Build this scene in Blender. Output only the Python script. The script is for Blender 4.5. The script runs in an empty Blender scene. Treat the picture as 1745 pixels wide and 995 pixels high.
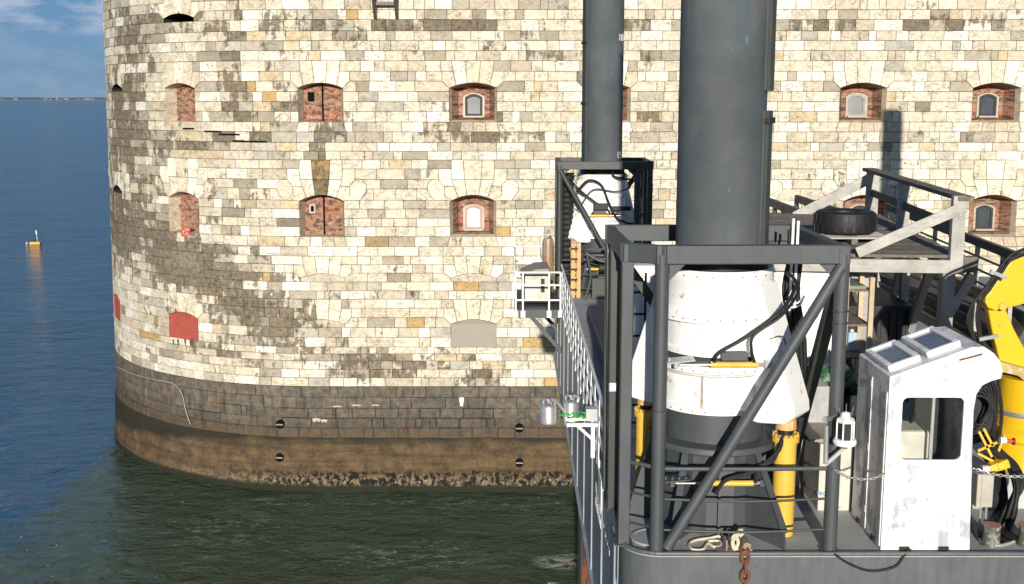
import bpy, bmesh, math, random
from mathutils import Vector, Matrix
R = math.radians
random.seed(7)
# ------------------------------------------------------------------ camera
F_PX, CXP, CYP, PITCH, CAMZ = 2000.0, 872.5, 497.5, R(9.37), 21.5
scn = bpy.context.scene
cam = bpy.data.objects.new('camera', bpy.data.cameras.new('camera'))
scn.collection.objects.link(cam)
cam.location = (0, 0, CAMZ); cam.rotation_euler = (R(90) - PITCH, 0, 0)
cam.data.sensor_width = 36; cam.data.lens = 36 * F_PX / 1745
cam.data.clip_start = 0.1; cam.data.clip_end = 60000
scn.camera = cam
# ------------------------------------------------------------------ sky, sun, exposure
SUN_EL, SUN_SIDE = R(14.0), R(2.9)
w = bpy.data.worlds.new('World'); scn.world = w; w.use_nodes = True
nt = w.node_tree; nt.nodes.clear()
sky = nt.nodes.new('ShaderNodeTexSky'); sky.sky_type = 'NISHITA'; sky.sun_disc = False
sky.sun_elevation = SUN_EL; sky.sun_rotation = R(180) + SUN_SIDE
sky.air_density = 1.0; sky.dust_density = 0.25; sky.ozone_density = 2.2
tc = nt.nodes.new('ShaderNodeTexCoord')
mp = nt.nodes.new('ShaderNodeMapping'); mp.inputs['Scale'].default_value = (24, 24, 78)
mp.inputs['Location'].default_value = (3.1, 0.4, 1.3)
nz = nt.nodes.new('ShaderNodeTexNoise'); nz.inputs['Scale'].default_value = 1.0; nz.inputs['Detail'].default_value = 7
nz.inputs['Roughness'].default_value = 0.52
rp = nt.nodes.new('ShaderNodeValToRGB'); rp.color_ramp.elements[0].position = 0.44; rp.color_ramp.elements[1].position = 0.64
sp = nt.nodes.new('ShaderNodeSeparateXYZ')
band = nt.nodes.new('ShaderNodeValToRGB')     # more cloud at 6 to 9 degrees above the horizon
band.color_ramp.elements[0].position = 0.0; band.color_ramp.elements[0].color = (.25,)*3 + (1,)
e = band.color_ramp.elements.new(0.045); e.color = (.16,)*3 + (1,)
e = band.color_ramp.elements.new(0.060); e.color = (1,)*3 + (1,)
band.color_ramp.elements[-1].position = 0.12; band.color_ramp.elements[-1].color = (.45,)*3 + (1,)
mul = nt.nodes.new('ShaderNodeMath'); mul.operation = 'MULTIPLY'
mx = nt.nodes.new('ShaderNodeMix'); mx.data_type = 'RGBA'; mx.inputs['B'].default_value = (6.0, 7.3, 9.4, 1)
bg = nt.nodes.new('ShaderNodeBackground'); bg.inputs['Strength'].default_value = 0.055
out = nt.nodes.new('ShaderNodeOutputWorld')
L = nt.links.new
L(tc.outputs['Generated'], mp.inputs['Vector']); L(mp.outputs[0], nz.inputs['Vector']); L(nz.outputs['Fac'], rp.inputs[0])
L(tc.outputs['Generated'], sp.inputs[0]); L(sp.outputs['Z'], band.inputs[0])
L(rp.outputs[0], mul.inputs[0]); L(band.outputs[0], mul.inputs[1]); L(mul.outputs[0], mx.inputs['Factor'])
tint = nt.nodes.new('ShaderNodeMix'); tint.data_type = 'RGBA'; tint.inputs['Factor'].default_value = 0.93
grad = nt.nodes.new('ShaderNodeValToRGB'); gc = grad.color_ramp      # clear-air blue, deeper with height
gc.elements[0].position = 0.0; gc.elements[0].color = (2.5, 4.5, 7.0, 1); gc.elements[1].position = .8; gc.elements[1].color = (.40, .95, 2.4, 1)
ge = gc.elements.new(.09); ge.color = (1.7, 3.9, 7.2, 1)
ge = gc.elements.new(.18); ge.color = (.75, 2.0, 4.8, 1)
ge = gc.elements.new(.35); ge.color = (.50, 1.35, 3.4, 1)
L(sp.outputs['Z'], grad.inputs[0]); L(grad.outputs[0], tint.inputs['B'])
L(sky.outputs[0], tint.inputs['A']); L(tint.outputs['Result'], mx.inputs['A']); L(mx.outputs['Result'], bg.inputs['Color']); L(bg.outputs[0], out.inputs[0])
sun = bpy.data.objects.new('sun', bpy.data.lights.new('sun', 'SUN'))
scn.collection.objects.link(sun)
sun.data.energy = 4.6; sun.data.angle = R(0.55); sun.data.color = (1.0, 0.945, 0.85)
sd = Vector((math.sin(SUN_SIDE) * math.cos(SUN_EL), math.cos(SUN_SIDE) * math.cos(SUN_EL), -math.sin(SUN_EL)))
sun.rotation_euler = sd.to_track_quat('-Z', 'Y').to_euler(); sun.location = (0, -20, 60)
scn.view_settings.view_transform = 'Standard'; scn.view_settings.look = 'None'
scn.view_settings.exposure = 0.36; scn.view_settings.gamma = 1
scn.cycles.max_bounces = 6; scn.cycles.use_denoising = True

# ------------------------------------------------------------------ placing helpers
def ray(px, py):
    dx, dy = (px - CXP) / F_PX, (CYP - py) / F_PX
    return Vector((dx, math.cos(PITCH) + dy * math.sin(PITCH), -math.sin(PITCH) + dy * math.cos(PITCH)))
CAM = Vector((0, 0, CAMZ))
def W(px, py, Y): d = ray(px, py); return CAM + d * (Y / d.y)
def WZ(px, py, z): d = ray(px, py); return CAM + d * ((z - CAMZ) / d.z)
def proj(p):
    q = Vector(p) - CAM
    dep = q.y * math.cos(PITCH) - q.z * math.sin(PITCH); up = q.y * math.sin(PITCH) + q.z * math.cos(PITCH)
    return CXP + F_PX * q.x / dep, CYP - F_PX * up / dep

# ------------------------------------------------------------------ materials
class NT:
    def __init__(s, name):
        s.m = bpy.data.materials.new(name); s.m.use_nodes = True; s.t = s.m.node_tree
        s.b = s.t.nodes['Principled BSDF']; s.L = s.t.links.new
    def n(s, typ, **kw):
        o = s.t.nodes.new(typ)
        for k, v in kw.items(): setattr(o, k, v)
        return o
    def set(s, sock, v):
        if isinstance(v, bpy.types.NodeSocket): s.L(v, sock)
        elif v is not None:
            if hasattr(v, '__len__') and len(v) == 3 and sock.type == 'RGBA': v = tuple(v) + (1,)
            sock.default_value = v
    def coord(s, kind='Object', scale=(1, 1, 1), loc=(0, 0, 0), rot=(0, 0, 0)):
        c = s.n('ShaderNodeTexCoord'); m = s.n('ShaderNodeMapping')
        m.inputs['Scale'].default_value = scale; m.inputs['Location'].default_value = loc; m.inputs['Rotation'].default_value = rot
        s.L(c.outputs[kind], m.inputs[0]); return m.outputs[0]
    def noise(s, vec, scale=1, detail=4, rough=.55, dist=0):
        o = s.n('ShaderNodeTexNoise'); s.L(vec, o.inputs['Vector'])
        o.inputs['Scale'].default_value = scale; o.inputs['Detail'].default_value = detail
        o.inputs['Roughness'].default_value = rough; o.inputs['Distortion'].default_value = dist
        return o.outputs['Fac']
    def ramp(s, f, *stops):
        o = s.n('ShaderNodeValToRGB'); s.L(f, o.inputs[0]); cr = o.color_ramp
        while len(cr.elements) < len(stops): cr.elements.new(.5)
        for e, (p, c) in zip(cr.elements, stops):
            e.position = p; e.color = (c, c, c, 1) if not hasattr(c, '__len__') else tuple(c) + (1,)
        return o.outputs[0]
    def mix(s, f, a, b, mode='MIX'):
        o = s.n('ShaderNodeMix', data_type='RGBA', blend_type=mode)
        s.set(o.inputs['Factor'], f); s.set(o.inputs['A'], a); s.set(o.inputs['B'], b); return o.outputs['Result']
    def math(s, op, a, b=None, clamp=False):
        o = s.n('ShaderNodeMath', operation=op); o.use_clamp = clamp
        s.set(o.inputs[0], a)
        if b is not None: s.set(o.inputs[1], b)
        return o.outputs[0]
    def bump(s, h, strength=.3, dist=.02, nrm=None):
        o = s.n('ShaderNodeBump'); s.L(h, o.inputs['Height'])
        o.inputs['Strength'].default_value = strength; o.inputs['Distance'].default_value = dist
        if nrm: s.L(nrm, o.inputs['Normal'])
        s.L(o.outputs[0], s.b.inputs['Normal']); return o.outputs[0]
    def fin(s, col=None, rough=None, metal=None, spec=None):
        s.set(s.b.inputs['Base Color'], col); s.set(s.b.inputs['Roughness'], rough)
        s.set(s.b.inputs['Metallic'], metal); s.set(s.b.inputs['Specular IOR Level'], spec)
        return s.m
MATS = {}
def paint(name, col, wear=(.2, .12, .07), amt=.5, rough=.5, metal=0, scale=3, streak=1, var=.18, bump=.15):
    """painted or plain surface: blotchy tone, worn spots, streaks"""
    if name in MATS: return MATS[name]
    s = NT(name); v = s.coord('Object'); vs = s.coord('Object', scale=(4, 4, .45))
    a = s.noise(v, scale, 6, .6); b = s.noise(vs, 3, 5, .6); c = s.noise(v, scale * 9, 4, .6)
    tone = s.mix(s.ramp(a, (.3, 0), (.7, 1)), [x * (1 - var) for x in col], [min(1, x * (1 + var)) for x in col])
    if streak: tone = s.mix(s.ramp(b, (.45, 0), (.8, .55 * streak)), tone, [x * .62 for x in col])
    t = .72 - .17 * amt
    wm = s.math('MULTIPLY', s.ramp(s.noise(v, scale * 2.3, 9, .68), (t, 0), (t + .06, 1)), s.ramp(b, (.35, .25), (.6, 1)))
    tone = s.mix(wm if amt > 0 else 0.0, tone, wear)
    s.bump(s.math('ADD', a, s.math('MULTIPLY', c, .25)), bump, .02)
    MATS[name] = s.fin(tone, s.mix(wm, (rough,) * 3, (.85,) * 3) if amt > 0 else rough, metal); return MATS[name]

# ------------------------------------------------------------------ mesh building
COL = scn.collection
class MB:
    def __init__(s): s.v = []; s.f = []
    def add(s, vs, fs):
        o = len(s.v); s.v += [tuple(x) for x in vs]; s.f += [tuple(i + o for i in f) for f in fs]; return s
    def box(s, c, size, rz=0, ry=0, rx=0):
        m = Matrix.Translation(c) @ Matrix.Rotation(rz, 4, 'Z') @ Matrix.Rotation(ry, 4, 'Y') @ Matrix.Rotation(rx, 4, 'X')
        a, b, d = size[0] / 2, size[1] / 2, size[2] / 2
        vs = [m @ Vector((x, y, z)) for x in (-a, a) for y in (-b, b) for z in (-d, d)]
        return s.add(vs, [(0, 1, 3, 2), (4, 6, 7, 5), (0, 4, 5, 1), (2, 3, 7, 6), (0, 2, 6, 4), (1, 5, 7, 3)])
    def bb(s, lo, hi): return s.box([(a + b) / 2 for a, b in zip(lo, hi)], [b - a for a, b in zip(lo, hi)])
    def bar(s, p0, p1, wd, ht, up=(0, 0, 1)):
        p0, p1 = Vector(p0), Vector(p1); d = (p1 - p0).normalized(); up = Vector(up)
        if abs(d.dot(up)) > .98: up = Vector((0, 1, 0))
        sx = d.cross(up).normalized(); uz = sx.cross(d).normalized()
        vs = [p + sx * a * wd / 2 + uz * b * ht / 2 for p in (p0, p1) for a, b in ((-1, -1), (1, -1), (1, 1), (-1, 1))]
        return s.add(vs, [(3, 2, 1, 0), (4, 5, 6, 7), (0, 1, 5, 4), (1, 2, 6, 5), (2, 3, 7, 6), (3, 0, 4, 7)])
    def tube(s, p0, p1, r, n=12, r1=None):
        p0, p1 = Vector(p0), Vector(p1); d = (p1 - p0).normalized()
        a = d.orthogonal().normalized(); b = d.cross(a); r1 = r if r1 is None else r1
        vs = [p + (a * math.cos(2 * math.pi * k / n) + b * math.sin(2 * math.pi * k / n)) * q for p, q in ((p0, r), (p1, r1)) for k in range(n)]
        return s.add(vs, [(k, (k + 1) % n, n + (k + 1) % n, n + k) for k in range(n)] + [tuple(range(n - 1, -1, -1)), tuple(range(n, 2 * n))])
    def path(s, pts, r, n=7, closed=False, sub=5):
        P = [Vector(p) for p in pts]; Q = []; m = len(P)
        for i in range(m if closed else m - 1):       # Catmull-Rom
            g = (lambda k: P[k % m]) if closed else (lambda k: P[min(max(k, 0), m - 1)])
            a, b, c, d = g(i - 1), g(i), g(i + 1), g(i + 2)
            for t in range(sub):
                t /= sub
                Q.append(.5 * ((2 * b) + (c - a) * t + (2 * a - 5 * b + 4 * c - d) * t * t + (3 * b - a - 3 * c + d) * t ** 3))
        if not closed: Q.append(P[-1])
        vs = []; m = len(Q); u = None
        for i, q in enumerate(Q):
            t = (Q[(i + 1) % m] - Q[i - 1]) if closed else (Q[min(i + 1, m - 1)] - Q[max(i - 1, 0)])
            t = t.normalized() if t.length > 1e-9 else Vector((0, 0, 1))
            u = t.orthogonal().normalized() if u is None else (u - t * u.dot(t)).normalized()
            b = t.cross(u)
            vs += [q + (u * math.cos(2 * math.pi * k / n) + b * math.sin(2 * math.pi * k / n)) * r for k in range(n)]
        fs = [(i * n + k, i * n + (k + 1) % n, ((i + 1) % m) * n + (k + 1) % n, ((i + 1) % m) * n + k) for i in range(m if closed else m - 1) for k in range(n)]
        if not closed: fs += [tuple(range(n - 1, -1, -1)), tuple(range((m - 1) * n, m * n))]
        return s.add(vs, fs)
    def lathe(s, c, prof, n=40, a0=0, a1=2 * math.pi):
        c = Vector(c); full = abs(a1 - a0 - 2 * math.pi) < 1e-6; m = n if full else n + 1
        vs = [c + Vector((r * math.cos(a0 + (a1 - a0) * k / n), r * math.sin(a0 + (a1 - a0) * k / n), z)) for r, z in prof for k in range(m)]
        fs = [(i * m + k, i * m + (k + 1) % m, (i + 1) * m + (k + 1) % m, (i + 1) * m + k) for i in range(len(prof) - 1) for k in range(n)]
        return s.add(vs, fs)
    def prism(s, poly, off):
        """closed 3D polygon extruded by vector off"""
        n = len(poly); P = [Vector(p) for p in poly]; off = Vector(off)
        return s.add(P + [p + off for p in P], [tuple(range(n - 1, -1, -1)), tuple(range(n, 2 * n))] + [(k, (k + 1) % n, n + (k + 1) % n, n + k) for k in range(n)])
    def build(s, name, mat, parent=None, smooth=False, bevel=0, seg=2, angle=35):
        me = bpy.data.meshes.new(name)
        org = Vector((0, 0, 0))
        if parent is not None:
            q = parent; 
            while q is not None: org += q.location; q = q.parent
        me.from_pydata([tuple(Vector(v) - org) for v in s.v], [], s.f); me.validate()
        bm = bmesh.new(); bm.from_mesh(me); bmesh.ops.recalc_face_normals(bm, faces=bm.faces); bm.to_mesh(me); bm.free()
        me.materials.append(mat)
        if smooth:
            me.polygons.foreach_set('use_smooth', [True] * len(me.polygons)); me.set_sharp_from_angle(angle=R(angle))
        o = bpy.data.objects.new(name, me); COL.objects.link(o)
        if parent is not None: o.parent = parent
        if bevel:
            b = o.modifiers.new('bevel', 'BEVEL'); b.width = bevel; b.segments = seg; b.limit_method = 'ANGLE'; b.angle_limit = R(40)
        return o
def tag(o, label=None, cat=None, group=None, kind=None):
    if label: o['label'] = label
    if cat: o['category'] = cat
    if group: o['group'] = group
    if kind: o['kind'] = kind
    return o
def thing(name, label, cat, loc=(0, 0, 0), group=None):
    o = bpy.data.objects.new(name, None); o.location = loc; o.empty_display_size = .3; COL.objects.link(o)
    return tag(o, label, cat, group)
def children(o): return [c for c in bpy.data.objects if c.parent == o]
def copy_tree(o, parent=None):
    c = o.copy(); COL.objects.link(c); c.parent = parent
    for ch in children(o): copy_tree(ch, c)
    return c
# ------------------------------------------------------------------ sea
s = NT('sea_water'); v = s.coord('Object'); 
va = s.coord('Object', scale=(.55, 1.0, 1), rot=(0, 0, R(12)))
n1 = s.noise(va, .26, 6, .62, .4); n2 = s.noise(va, 1.1, 5, .66, .6); n3 = s.noise(v, .05, 3, .5)
h = s.math('ADD', s.math('MULTIPLY', n1, 1.05), s.math('MULTIPLY', n2, .62))
s.bump(s.math('ADD', h, s.math('MULTIPLY', n3, .6)), 1.0, 3.2)
deep = s.mix(s.ramp(n3, (.35, 0), (.65, 1)), (.002, .056, .130), (.003, .080, .185))
sx = s.n('ShaderNodeSeparateXYZ'); s.L(v, sx.inputs[0])
# water's own green plus the fort's dark reflection, painted into the base colour
X, Y = sx.outputs['X'], sx.outputs['Y']
wob = s.math('MULTIPLY', s.noise(v, .16, 5, .6), 9.0)
mx_ = s.ramp(s.math('ADD', s.math('MULTIPLY', s.math('ADD', X, wob), .02), .92), (.49, 0), (.53, 1))
col = s.mix(s.math('MULTIPLY', mx_, s.ramp(s.math('MULTIPLY', Y, .01), (.80, 1), (.90, 0))), deep, (.044, .070, .030))
# foam: thin broken threads and a few patches
fv = s.coord('Object', scale=(.5, 1.3, 1))
th = s.math('ABSOLUTE', s.math('SUBTRACT', s.noise(fv, .55, 7, .62, 1.2), .5))
thread = s.ramp(th, (.0, 1), (.012, 0))
def gauss(px, py, rx, ry):
    p = WZ(px, py, 0)
    a = s.math('MULTIPLY', s.math('SUBTRACT', X, p.x), 1 / rx); b = s.math('MULTIPLY', s.math('SUBTRACT', Y, p.y), 1 / ry)
    d = s.math('ADD', s.math('MULTIPLY', a, a), s.math('MULTIPLY', b, b))
    return s.ramp(d, (0, 1), (1, 0))
m = gauss(780, 857, 16, 1.1)
m = s.math('MAXIMUM', m, gauss(390, 900, 3.5, 3)); m = s.math('MAXIMUM', m, gauss(700, 945, 5, 2.2))
foam = s.math('MULTIPLY', thread, m)
blob = s.math('MULTIPLY', gauss(968, 957, 1.9, 1.1), s.ramp(s.noise(v, 1.9, 6, .6), (.40, 0), (.47, 1)))
foam = s.math('MAXIMUM', s.math('MULTIPLY', foam, .55), s.math('MULTIPLY', blob, .6))
s.fin(s.mix(foam, col, (.42, .42, .38)), s.mix(foam, (.07,) * 3, (.7,) * 3)); s.b.inputs['IOR'].default_value = 1.333
sea_mat = s.m
mb = MB(); mb.add([(-30000, -3000, 0), (30000, -3000, 0), (30000, 40000, 0), (-30000, 40000, 0)], [(0, 1, 2, 3)])
tag(mb.build('water', sea_mat), kind='structure')
# seabed so that the legs stand on something
# ------------------------------------------------------------------ far coast
mb = MB(); N = 160; Yc = 14000
random.seed(3)
xs = [-11200 + i * (10100 / N) for i in range(N + 1)]
hh = [6 + 17 * min(1, max(0, (i - 6) / 20)) + random.uniform(-3, 5) for i in range(N + 1)]
vs = [];
for i, x in enumerate(xs): vs += [(x, Yc, -1), (x, Yc + 60, hh[i] * .35), (x, Yc + 160, hh[i] + 3), (x, Yc + 900, hh[i] + 4), (x, Yc + 1500, -1)]
mb.add(vs, [(i * 5 + k, i * 5 + 5 + k, i * 5 + 6 + k, i * 5 + 1 + k) for i in range(N) for k in range(4)])
s = NT('coast'); v = s.coord('Object', scale=(.01, .01, .1)); sx = s.n('ShaderNodeSeparateXYZ'); c_ = s.n('ShaderNodeTexCoord'); s.L(c_.outputs['Object'], sx.inputs[0])
s.fin(s.mix(s.ramp(s.math('MULTIPLY', sx.outputs['Z'], .1), (.36, 0), (.42, 1)), (.42, .38, .32), s.mix(s.noise(v, 3, 4), (.07, .10, .12), (.11, .14, .15))), .9)
tag(mb.build('hills', s.m), kind='structure')
white = paint('lime_wash', (.24, .24, .235), amt=0, streak=0)
roofm = paint('clay_roof', (.32, .16, .10), amt=0, streak=0)
hx = [(3, .9), (27, 1.6), (78, 1.5), (86, 1.0), (98, 1.2), (104, .8), (113, 1.8), (133, 1.0), (143, 1.0), (150, 1.8), (158, 1.4), (96, 3.4)]
for i, (px, k) in enumerate(hx):
    p = W(px, 165, 14080); h_ = 7 + 5 * k
    t = thing('coast_house', ['white house at the far left end of the low distant shore', 'white block standing alone left of the beach on the distant shore', 'white house at the left start of the distant pale beach',
        'small house just right of the first beach house on the far shore', 'white house left of the pale tower on the distant shore', 'small white house right of the pale tower on the distant shore',
        'long white building midway along the distant beach', 'small white house right of the long white beach building', 'low white house left of the widest houses on the far shore',
        'wide white building near the right end of the distant shore', 'last wide white building before the fort wall on the distant shore', 'thin pale tower rising above the distant shore'][i],
        'house' if i < 11 else 'tower', (p.x, 14080, 5), 'white buildings along the far shore')
    if i == 11:
        t.name = 'coast_tower'; mb = MB(); mb.tube((p.x, 14080, 2), (p.x, 14080, 60), 6, 10, 4); mb.build('shaft', white, t, smooth=True)
        MB().tube((p.x, 14080, 60), (p.x, 14080, 66), 5, 10, .5).build('lantern', roofm, t)
    else:
        wd = 16 * k
        MB().bb((p.x - wd, 14070, 2), (p.x + wd, 14100, 2 + h_)).build('wall', white, t)
        MB().prism([(p.x - wd - 1, 14069, 2 + h_), (p.x - wd - 1, 14101, 2 + h_), (p.x - wd - 1, 14085, 7 + h_)], (2 * wd + 2, 0, 0)).build('roof', roofm, t)
# ------------------------------------------------------------------ fort
FX, FY, FR, BAT = -10.6, 63.0, 15.5, 0.02
def fpt(u, z, d=0.0):
    """point on the fort wall: u along the wall, z up, d outwards"""
    d += BAT * (12 - z)
    if u >= 0: return Vector((FX + u, FY - d, z))
    a = -u / FR; return Vector((FX - (FR + d) * math.sin(a), FY + FR - (FR + d) * math.cos(a), z))
def u_of(px, py):
    d = ray(px, py); dx, dy = d.x, d.y
    xs_ = dx / dy * FY
    if xs_ >= FX: return xs_ - FX
    cx, cy = FX, FY + FR
    A = dx * dx + dy * dy; B = -2 * (dx * cx + dy * cy); C = cx * cx + cy * cy - FR * FR
    D = B * B - 4 * A * C; t = (-B - math.sqrt(max(D, 0))) / (2 * A)
    x, y = t * dx, t * dy
    return -FR * math.atan2(cx - x, cy - y)
def zy(y): return W(CXP, y, FY).z
KM = 0.0316
joints = [657.7, 643, 628.7, 614.5, 606, 591, 574.5, 558, 541, 525, 509.9, 495.6, 480.5, 465.4, 451.1, 436.5, 420.6, 403.4, 386.7, 372.2, 356.4, 341.5, 322, 306.2, 288.1, 272.7, 257.8, 242.9, 224.8, 208, 190, 173.2, 156, 138, 121.2, 103.1, 85.9, 68.7, 52, 32.6, 15.4, -2, -19, -37, -55, -73]
joints[3:5] = [614.5, 602.5]; joints[5] = 591
zj = [zy(y) for y in joints]
# styles in photo pixels relative to the opening's centre line: hull half-widths and stones (right half, mirrored)
def styleA(sp, j1, j2, j3, w0, top):
    pt = 36 * w0 / 40
    hull = [(sp, w0), (j1, w0 + 12), (j2, w0 + 12), (j2, 33), (j3, pt)]
    st = [('K', [(13 * w0 / 40, j3), (10 * w0 / 40, 'a')]), ]
    polys = [[(-13, j3), (13, j3), (9.5, 'a'), (-9.5, 'a')], [(13, j3), (pt, j3), (33, j2), (28, 'a'), (9.5, 'a')],
             [(33, j2), (w0 + 12, j2), (w0 + 12, j1), (w0, sp), (28, 'a')]]
    return hull, polys
def styleB(sp, w0):
    y = lambda q: q + (sp - 343.5)
    hull = [(341.5, w0), (341.5, 66), (326, 77), (314, 77), (306.2, 70), (306.2, 58), (288.1, 58), (288.1, 37), (272.7, 36)]
    polys = [[(-14, 306.2), (14, 306.2), (10, 'a'), (-10, 'a')], [(-16, 272.7), (16, 272.7), (14, 306.2), (-14, 306.2)],
             [(14, 306.2), (36, 306.2), (32, 318), (25, 'a'), (10, 'a')], [(16, 272.7), (36, 272.7), (37, 288.1), (36, 306.2), (14, 306.2)],
             [(32, 318), (48.6, 318), (48.6, 333), (w0, 343), (25, 'a')], [(37, 288.1), (58, 288.1), (58, 306.2), (48.6, 318), (32, 318), (36, 306.2)],
             [(58, 306.2), (70, 306.2), (77, 314), (77, 326), (66, 341.5), (w0, 341.5), (48.6, 333), (48.6, 318)]]
    return hull, polys
FE = []      # features
def feat(px, kind, row, w0=38, **kw):
    f = dict(kind=kind, row=row, w0=w0, px=px, **kw)
    if row == 'A': f.update(spring=150, sill=208, rise=9); f['hull'], f['polys'] = styleA(150, 138, 121.2, 103.1, w0, 0)
    if row == 'B': f.update(spring=343.5, sill=403.4, rise=11); f['hull'], f['polys'] = styleB(343.5, w0)
    if row == 'C': f.update(spring=552, sill=591, rise=8); f['hull'], f['polys'] = styleA(552, 541, 525, 509.9, w0, 0)
    if row == 'L': f.update(spring=474, sill=474, rise=8); f['hull'], f['polys'] = styleA(474, 465.4, 451.1, 436.5, w0, 0)
    if row == 'O': f.update(spring=26, sill=32.6, rise=8); f['hull'], f['polys'] = styleA(26, 15.4, -2, -19, w0, 0)
    f['hasopen'] = f['row'] != 'L' and kind != 'blind'
    if not f['hasopen']: f['sill'] = f['spring']
    ymid = (f['spring'] + f['sill']) / 2
    f['u'] = u_of(px, ymid if px > 543 else f['spring'])
    FE.append(f); return f
feat(192, 'slot', 'A', 34); feat(198, 'slot', 'B', 34)
feat(300, 'brick', 'A', 36, crack=0); feat(310, 'brick', 'B', 36, crack=0)
feat(545, 'brick', 'A', 38, crack=1, hole='dark'); feat(548, 'brick', 'B', 38, crack=1, hole='white')
feat(806, 'window', 'A', 40, pane='grey', fr='dark'); feat(806, 'window', 'B', 39, pane='bright', fr='brick')
feat(1035, 'window', 'A', 39, pane='grey', fr='dark'); feat(1035, 'window', 'B', 39, pane='grey', fr='dark')
feat(1255, 'window', 'A', 39, pane='grey', fr='dark'); feat(1255, 'window', 'B', 39, pane='grey', fr='dark')
feat(1472, 'window', 'A', 39, pane='grey', fr='grey'); feat(1476, 'window', 'B', 39, pane='dark', fr='dark')
feat(1700, 'window', 'A', 40, pane='dark', fr='dark'); feat(1692, 'window', 'B', 40, pane='dark', fr='dark')
feat(313, 'red', 'C', 36); feat(202, 'red', 'C', 34); feat(807, 'board', 'C', 39); feat(550, 'blind', 'C', 38)
feat(1035, 'board', 'C', 38); feat(1255, 'board', 'C', 38); feat(1475, 'board', 'C', 38); feat(1692, 'board', 'C', 38)
feat(313, 'arch', 'L', 36); feat(550, 'arch', 'L', 38); feat(807, 'arch', 'L', 39)
feat(296, 'slot', 'O', 36)
def arc_y(f, x):  # photo y of the intrados at offset x (pixels)
    return f['spring'] - f['rise'] * max(0, 1 - (x / f['w0']) ** 2)
SPOTS = [(300, 455, 75, 24, .85), (370, 480, 60, 20, .85), (330, 430, 60, 22, .75), (250, 405, 50, 24, .85), (210, 385, 20, 24, .8), (430, 520, 70, 16, .8), (500, 545, 60, 18, .6), (196, 250, 9, 240, .5), (222, 150, 7, 120, .5), (230, 350, 30, 60, .42), (215, 200, 16, 90, .42),
         (245, 120, 14, 60, .4), (260, 235, 40, 30, .45), (320, 250, 60, 16, .42), (400, 130, 12, 100, .5), (385, 80, 16, 50, .35), (340, 45, 40, 18, .4), (230, 60, 30, 30, .4), (440, 195, 40, 20, .3), (300, 350, 40, 30, .3), (380, 330, 30, 26, .3),
         (560, 605, 120, 26, .45), (470, 570, 60, 22, .4), (545, 300, 11, 34, .55), (545, 232, 13, 32, .6), (560, 224, 80, 9, .62), (440, 232, 70, 9, .55), (806, 232, 95, 10, .72), (770, 205, 14, 22, .5), (848, 200, 16, 22, .5),
         (825, 640, 34, 20, .85), (640, 640, 80, 12, .45), (700, 45, 120, 10, .5), (820, 42, 90, 10, .58), (1100, 44, 60, 10, .5), (500, 35, 60, 12, .45), (600, 58, 60, 12, .3), (670, 80, 60, 8, .42), (880, 80, 60, 9, .35), (920, 90, 40, 10, .4), (1640, 38, 240, 9, .62), (1400, 45, 60, 10, .5),
         (1460, 228, 55, 8, .62), (1570, 228, 40, 8, .5), (1690, 228, 60, 9, .62), (1440, 112, 22, 12, .4), (1590, 100, 40, 14, .3), (1110, 200, 26, 14, .5), (1100, 90, 30, 14, .4), (1010, 130, 20, 30, .3), (330, 590, 30, 10, .5), (375, 600, 14, 16, .5), (700, 620, 90, 14, .3), (870, 600, 70, 12, .25), (520, 170, 14, 40, .3), (600, 250, 30, 12, .3), (400, 460, 50, 14, .5), (250, 520, 24, 26, .2)]
def field(px, py):
    d = .15 - .07 * max(0, min(1, (px - 560) / 300)) + .05 * max(0, min(1, (330 - py) / 300))
    for x, y, rx, ry, k in SPOTS: d += k * math.exp(-((px - x) / rx) ** 2 - ((py - y) / ry) ** 2)
    if px < 480: d += .12 * math.sin(px * .11) * math.sin(py * .035 + 2) + .08
    return d
PAL = [((.665, .61, .50), 9), ((.775, .735, .635), 7), ((.615, .55, .43), 8), ((.55, .485, .375), 3), ((.58, .48, .32), 1.2), ((.50, .34, .15), .22), ((.42, .37, .29), 1.0)]
def stone_col(px, dirt, dark=False):
    if dark:
        g = random.uniform(.85, 1.12); c = random.choice([(.118, .102, .082), (.128, .108, .085), (.106, .094, .078), (.135, .108, .080)]); return tuple(x * g for x in c)
    r = random.uniform(0, sum(w_ for _, w_ in PAL))
    for c, w_ in PAL:
        r -= w_
        if r <= 0: break
    g = random.uniform(.93, 1.06)
    if random.random() < dirt * .55: c = tuple(a * .5 + b * .5 for a, b in zip(c, (.24, .21, .165)))
    if random.random() < dirt * .30: c = tuple(a * .5 + b * .5 for a, b in zip(c, (.13, .11, .085)))
    return tuple(min(.92, x * g) for x in c)
def inset(P, d):
    n = len(P); out_ = []
    for i in range(n):
        a, b, c = Vector(P[i - 1]), Vector(P[i]), Vector(P[(i + 1) % n])
        e1, e2 = (b - a), (c - b)
        if e1.length < 1e-5 or e2.length < 1e-5: out_.append(tuple(b)); continue
        e1.normalize(); e2.normalize(); n1, n2 = Vector((-e1.y, e1.x)), Vector((-e2.y, e2.x))
        k = n1 + n2; L_ = k.length
        if L_ < .2: out_.append(tuple(b)); continue
        k /= L_; out_.append(tuple(b + k * min(d / max(k.dot(n1), .35), d * 1.8)))
    return out_
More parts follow.
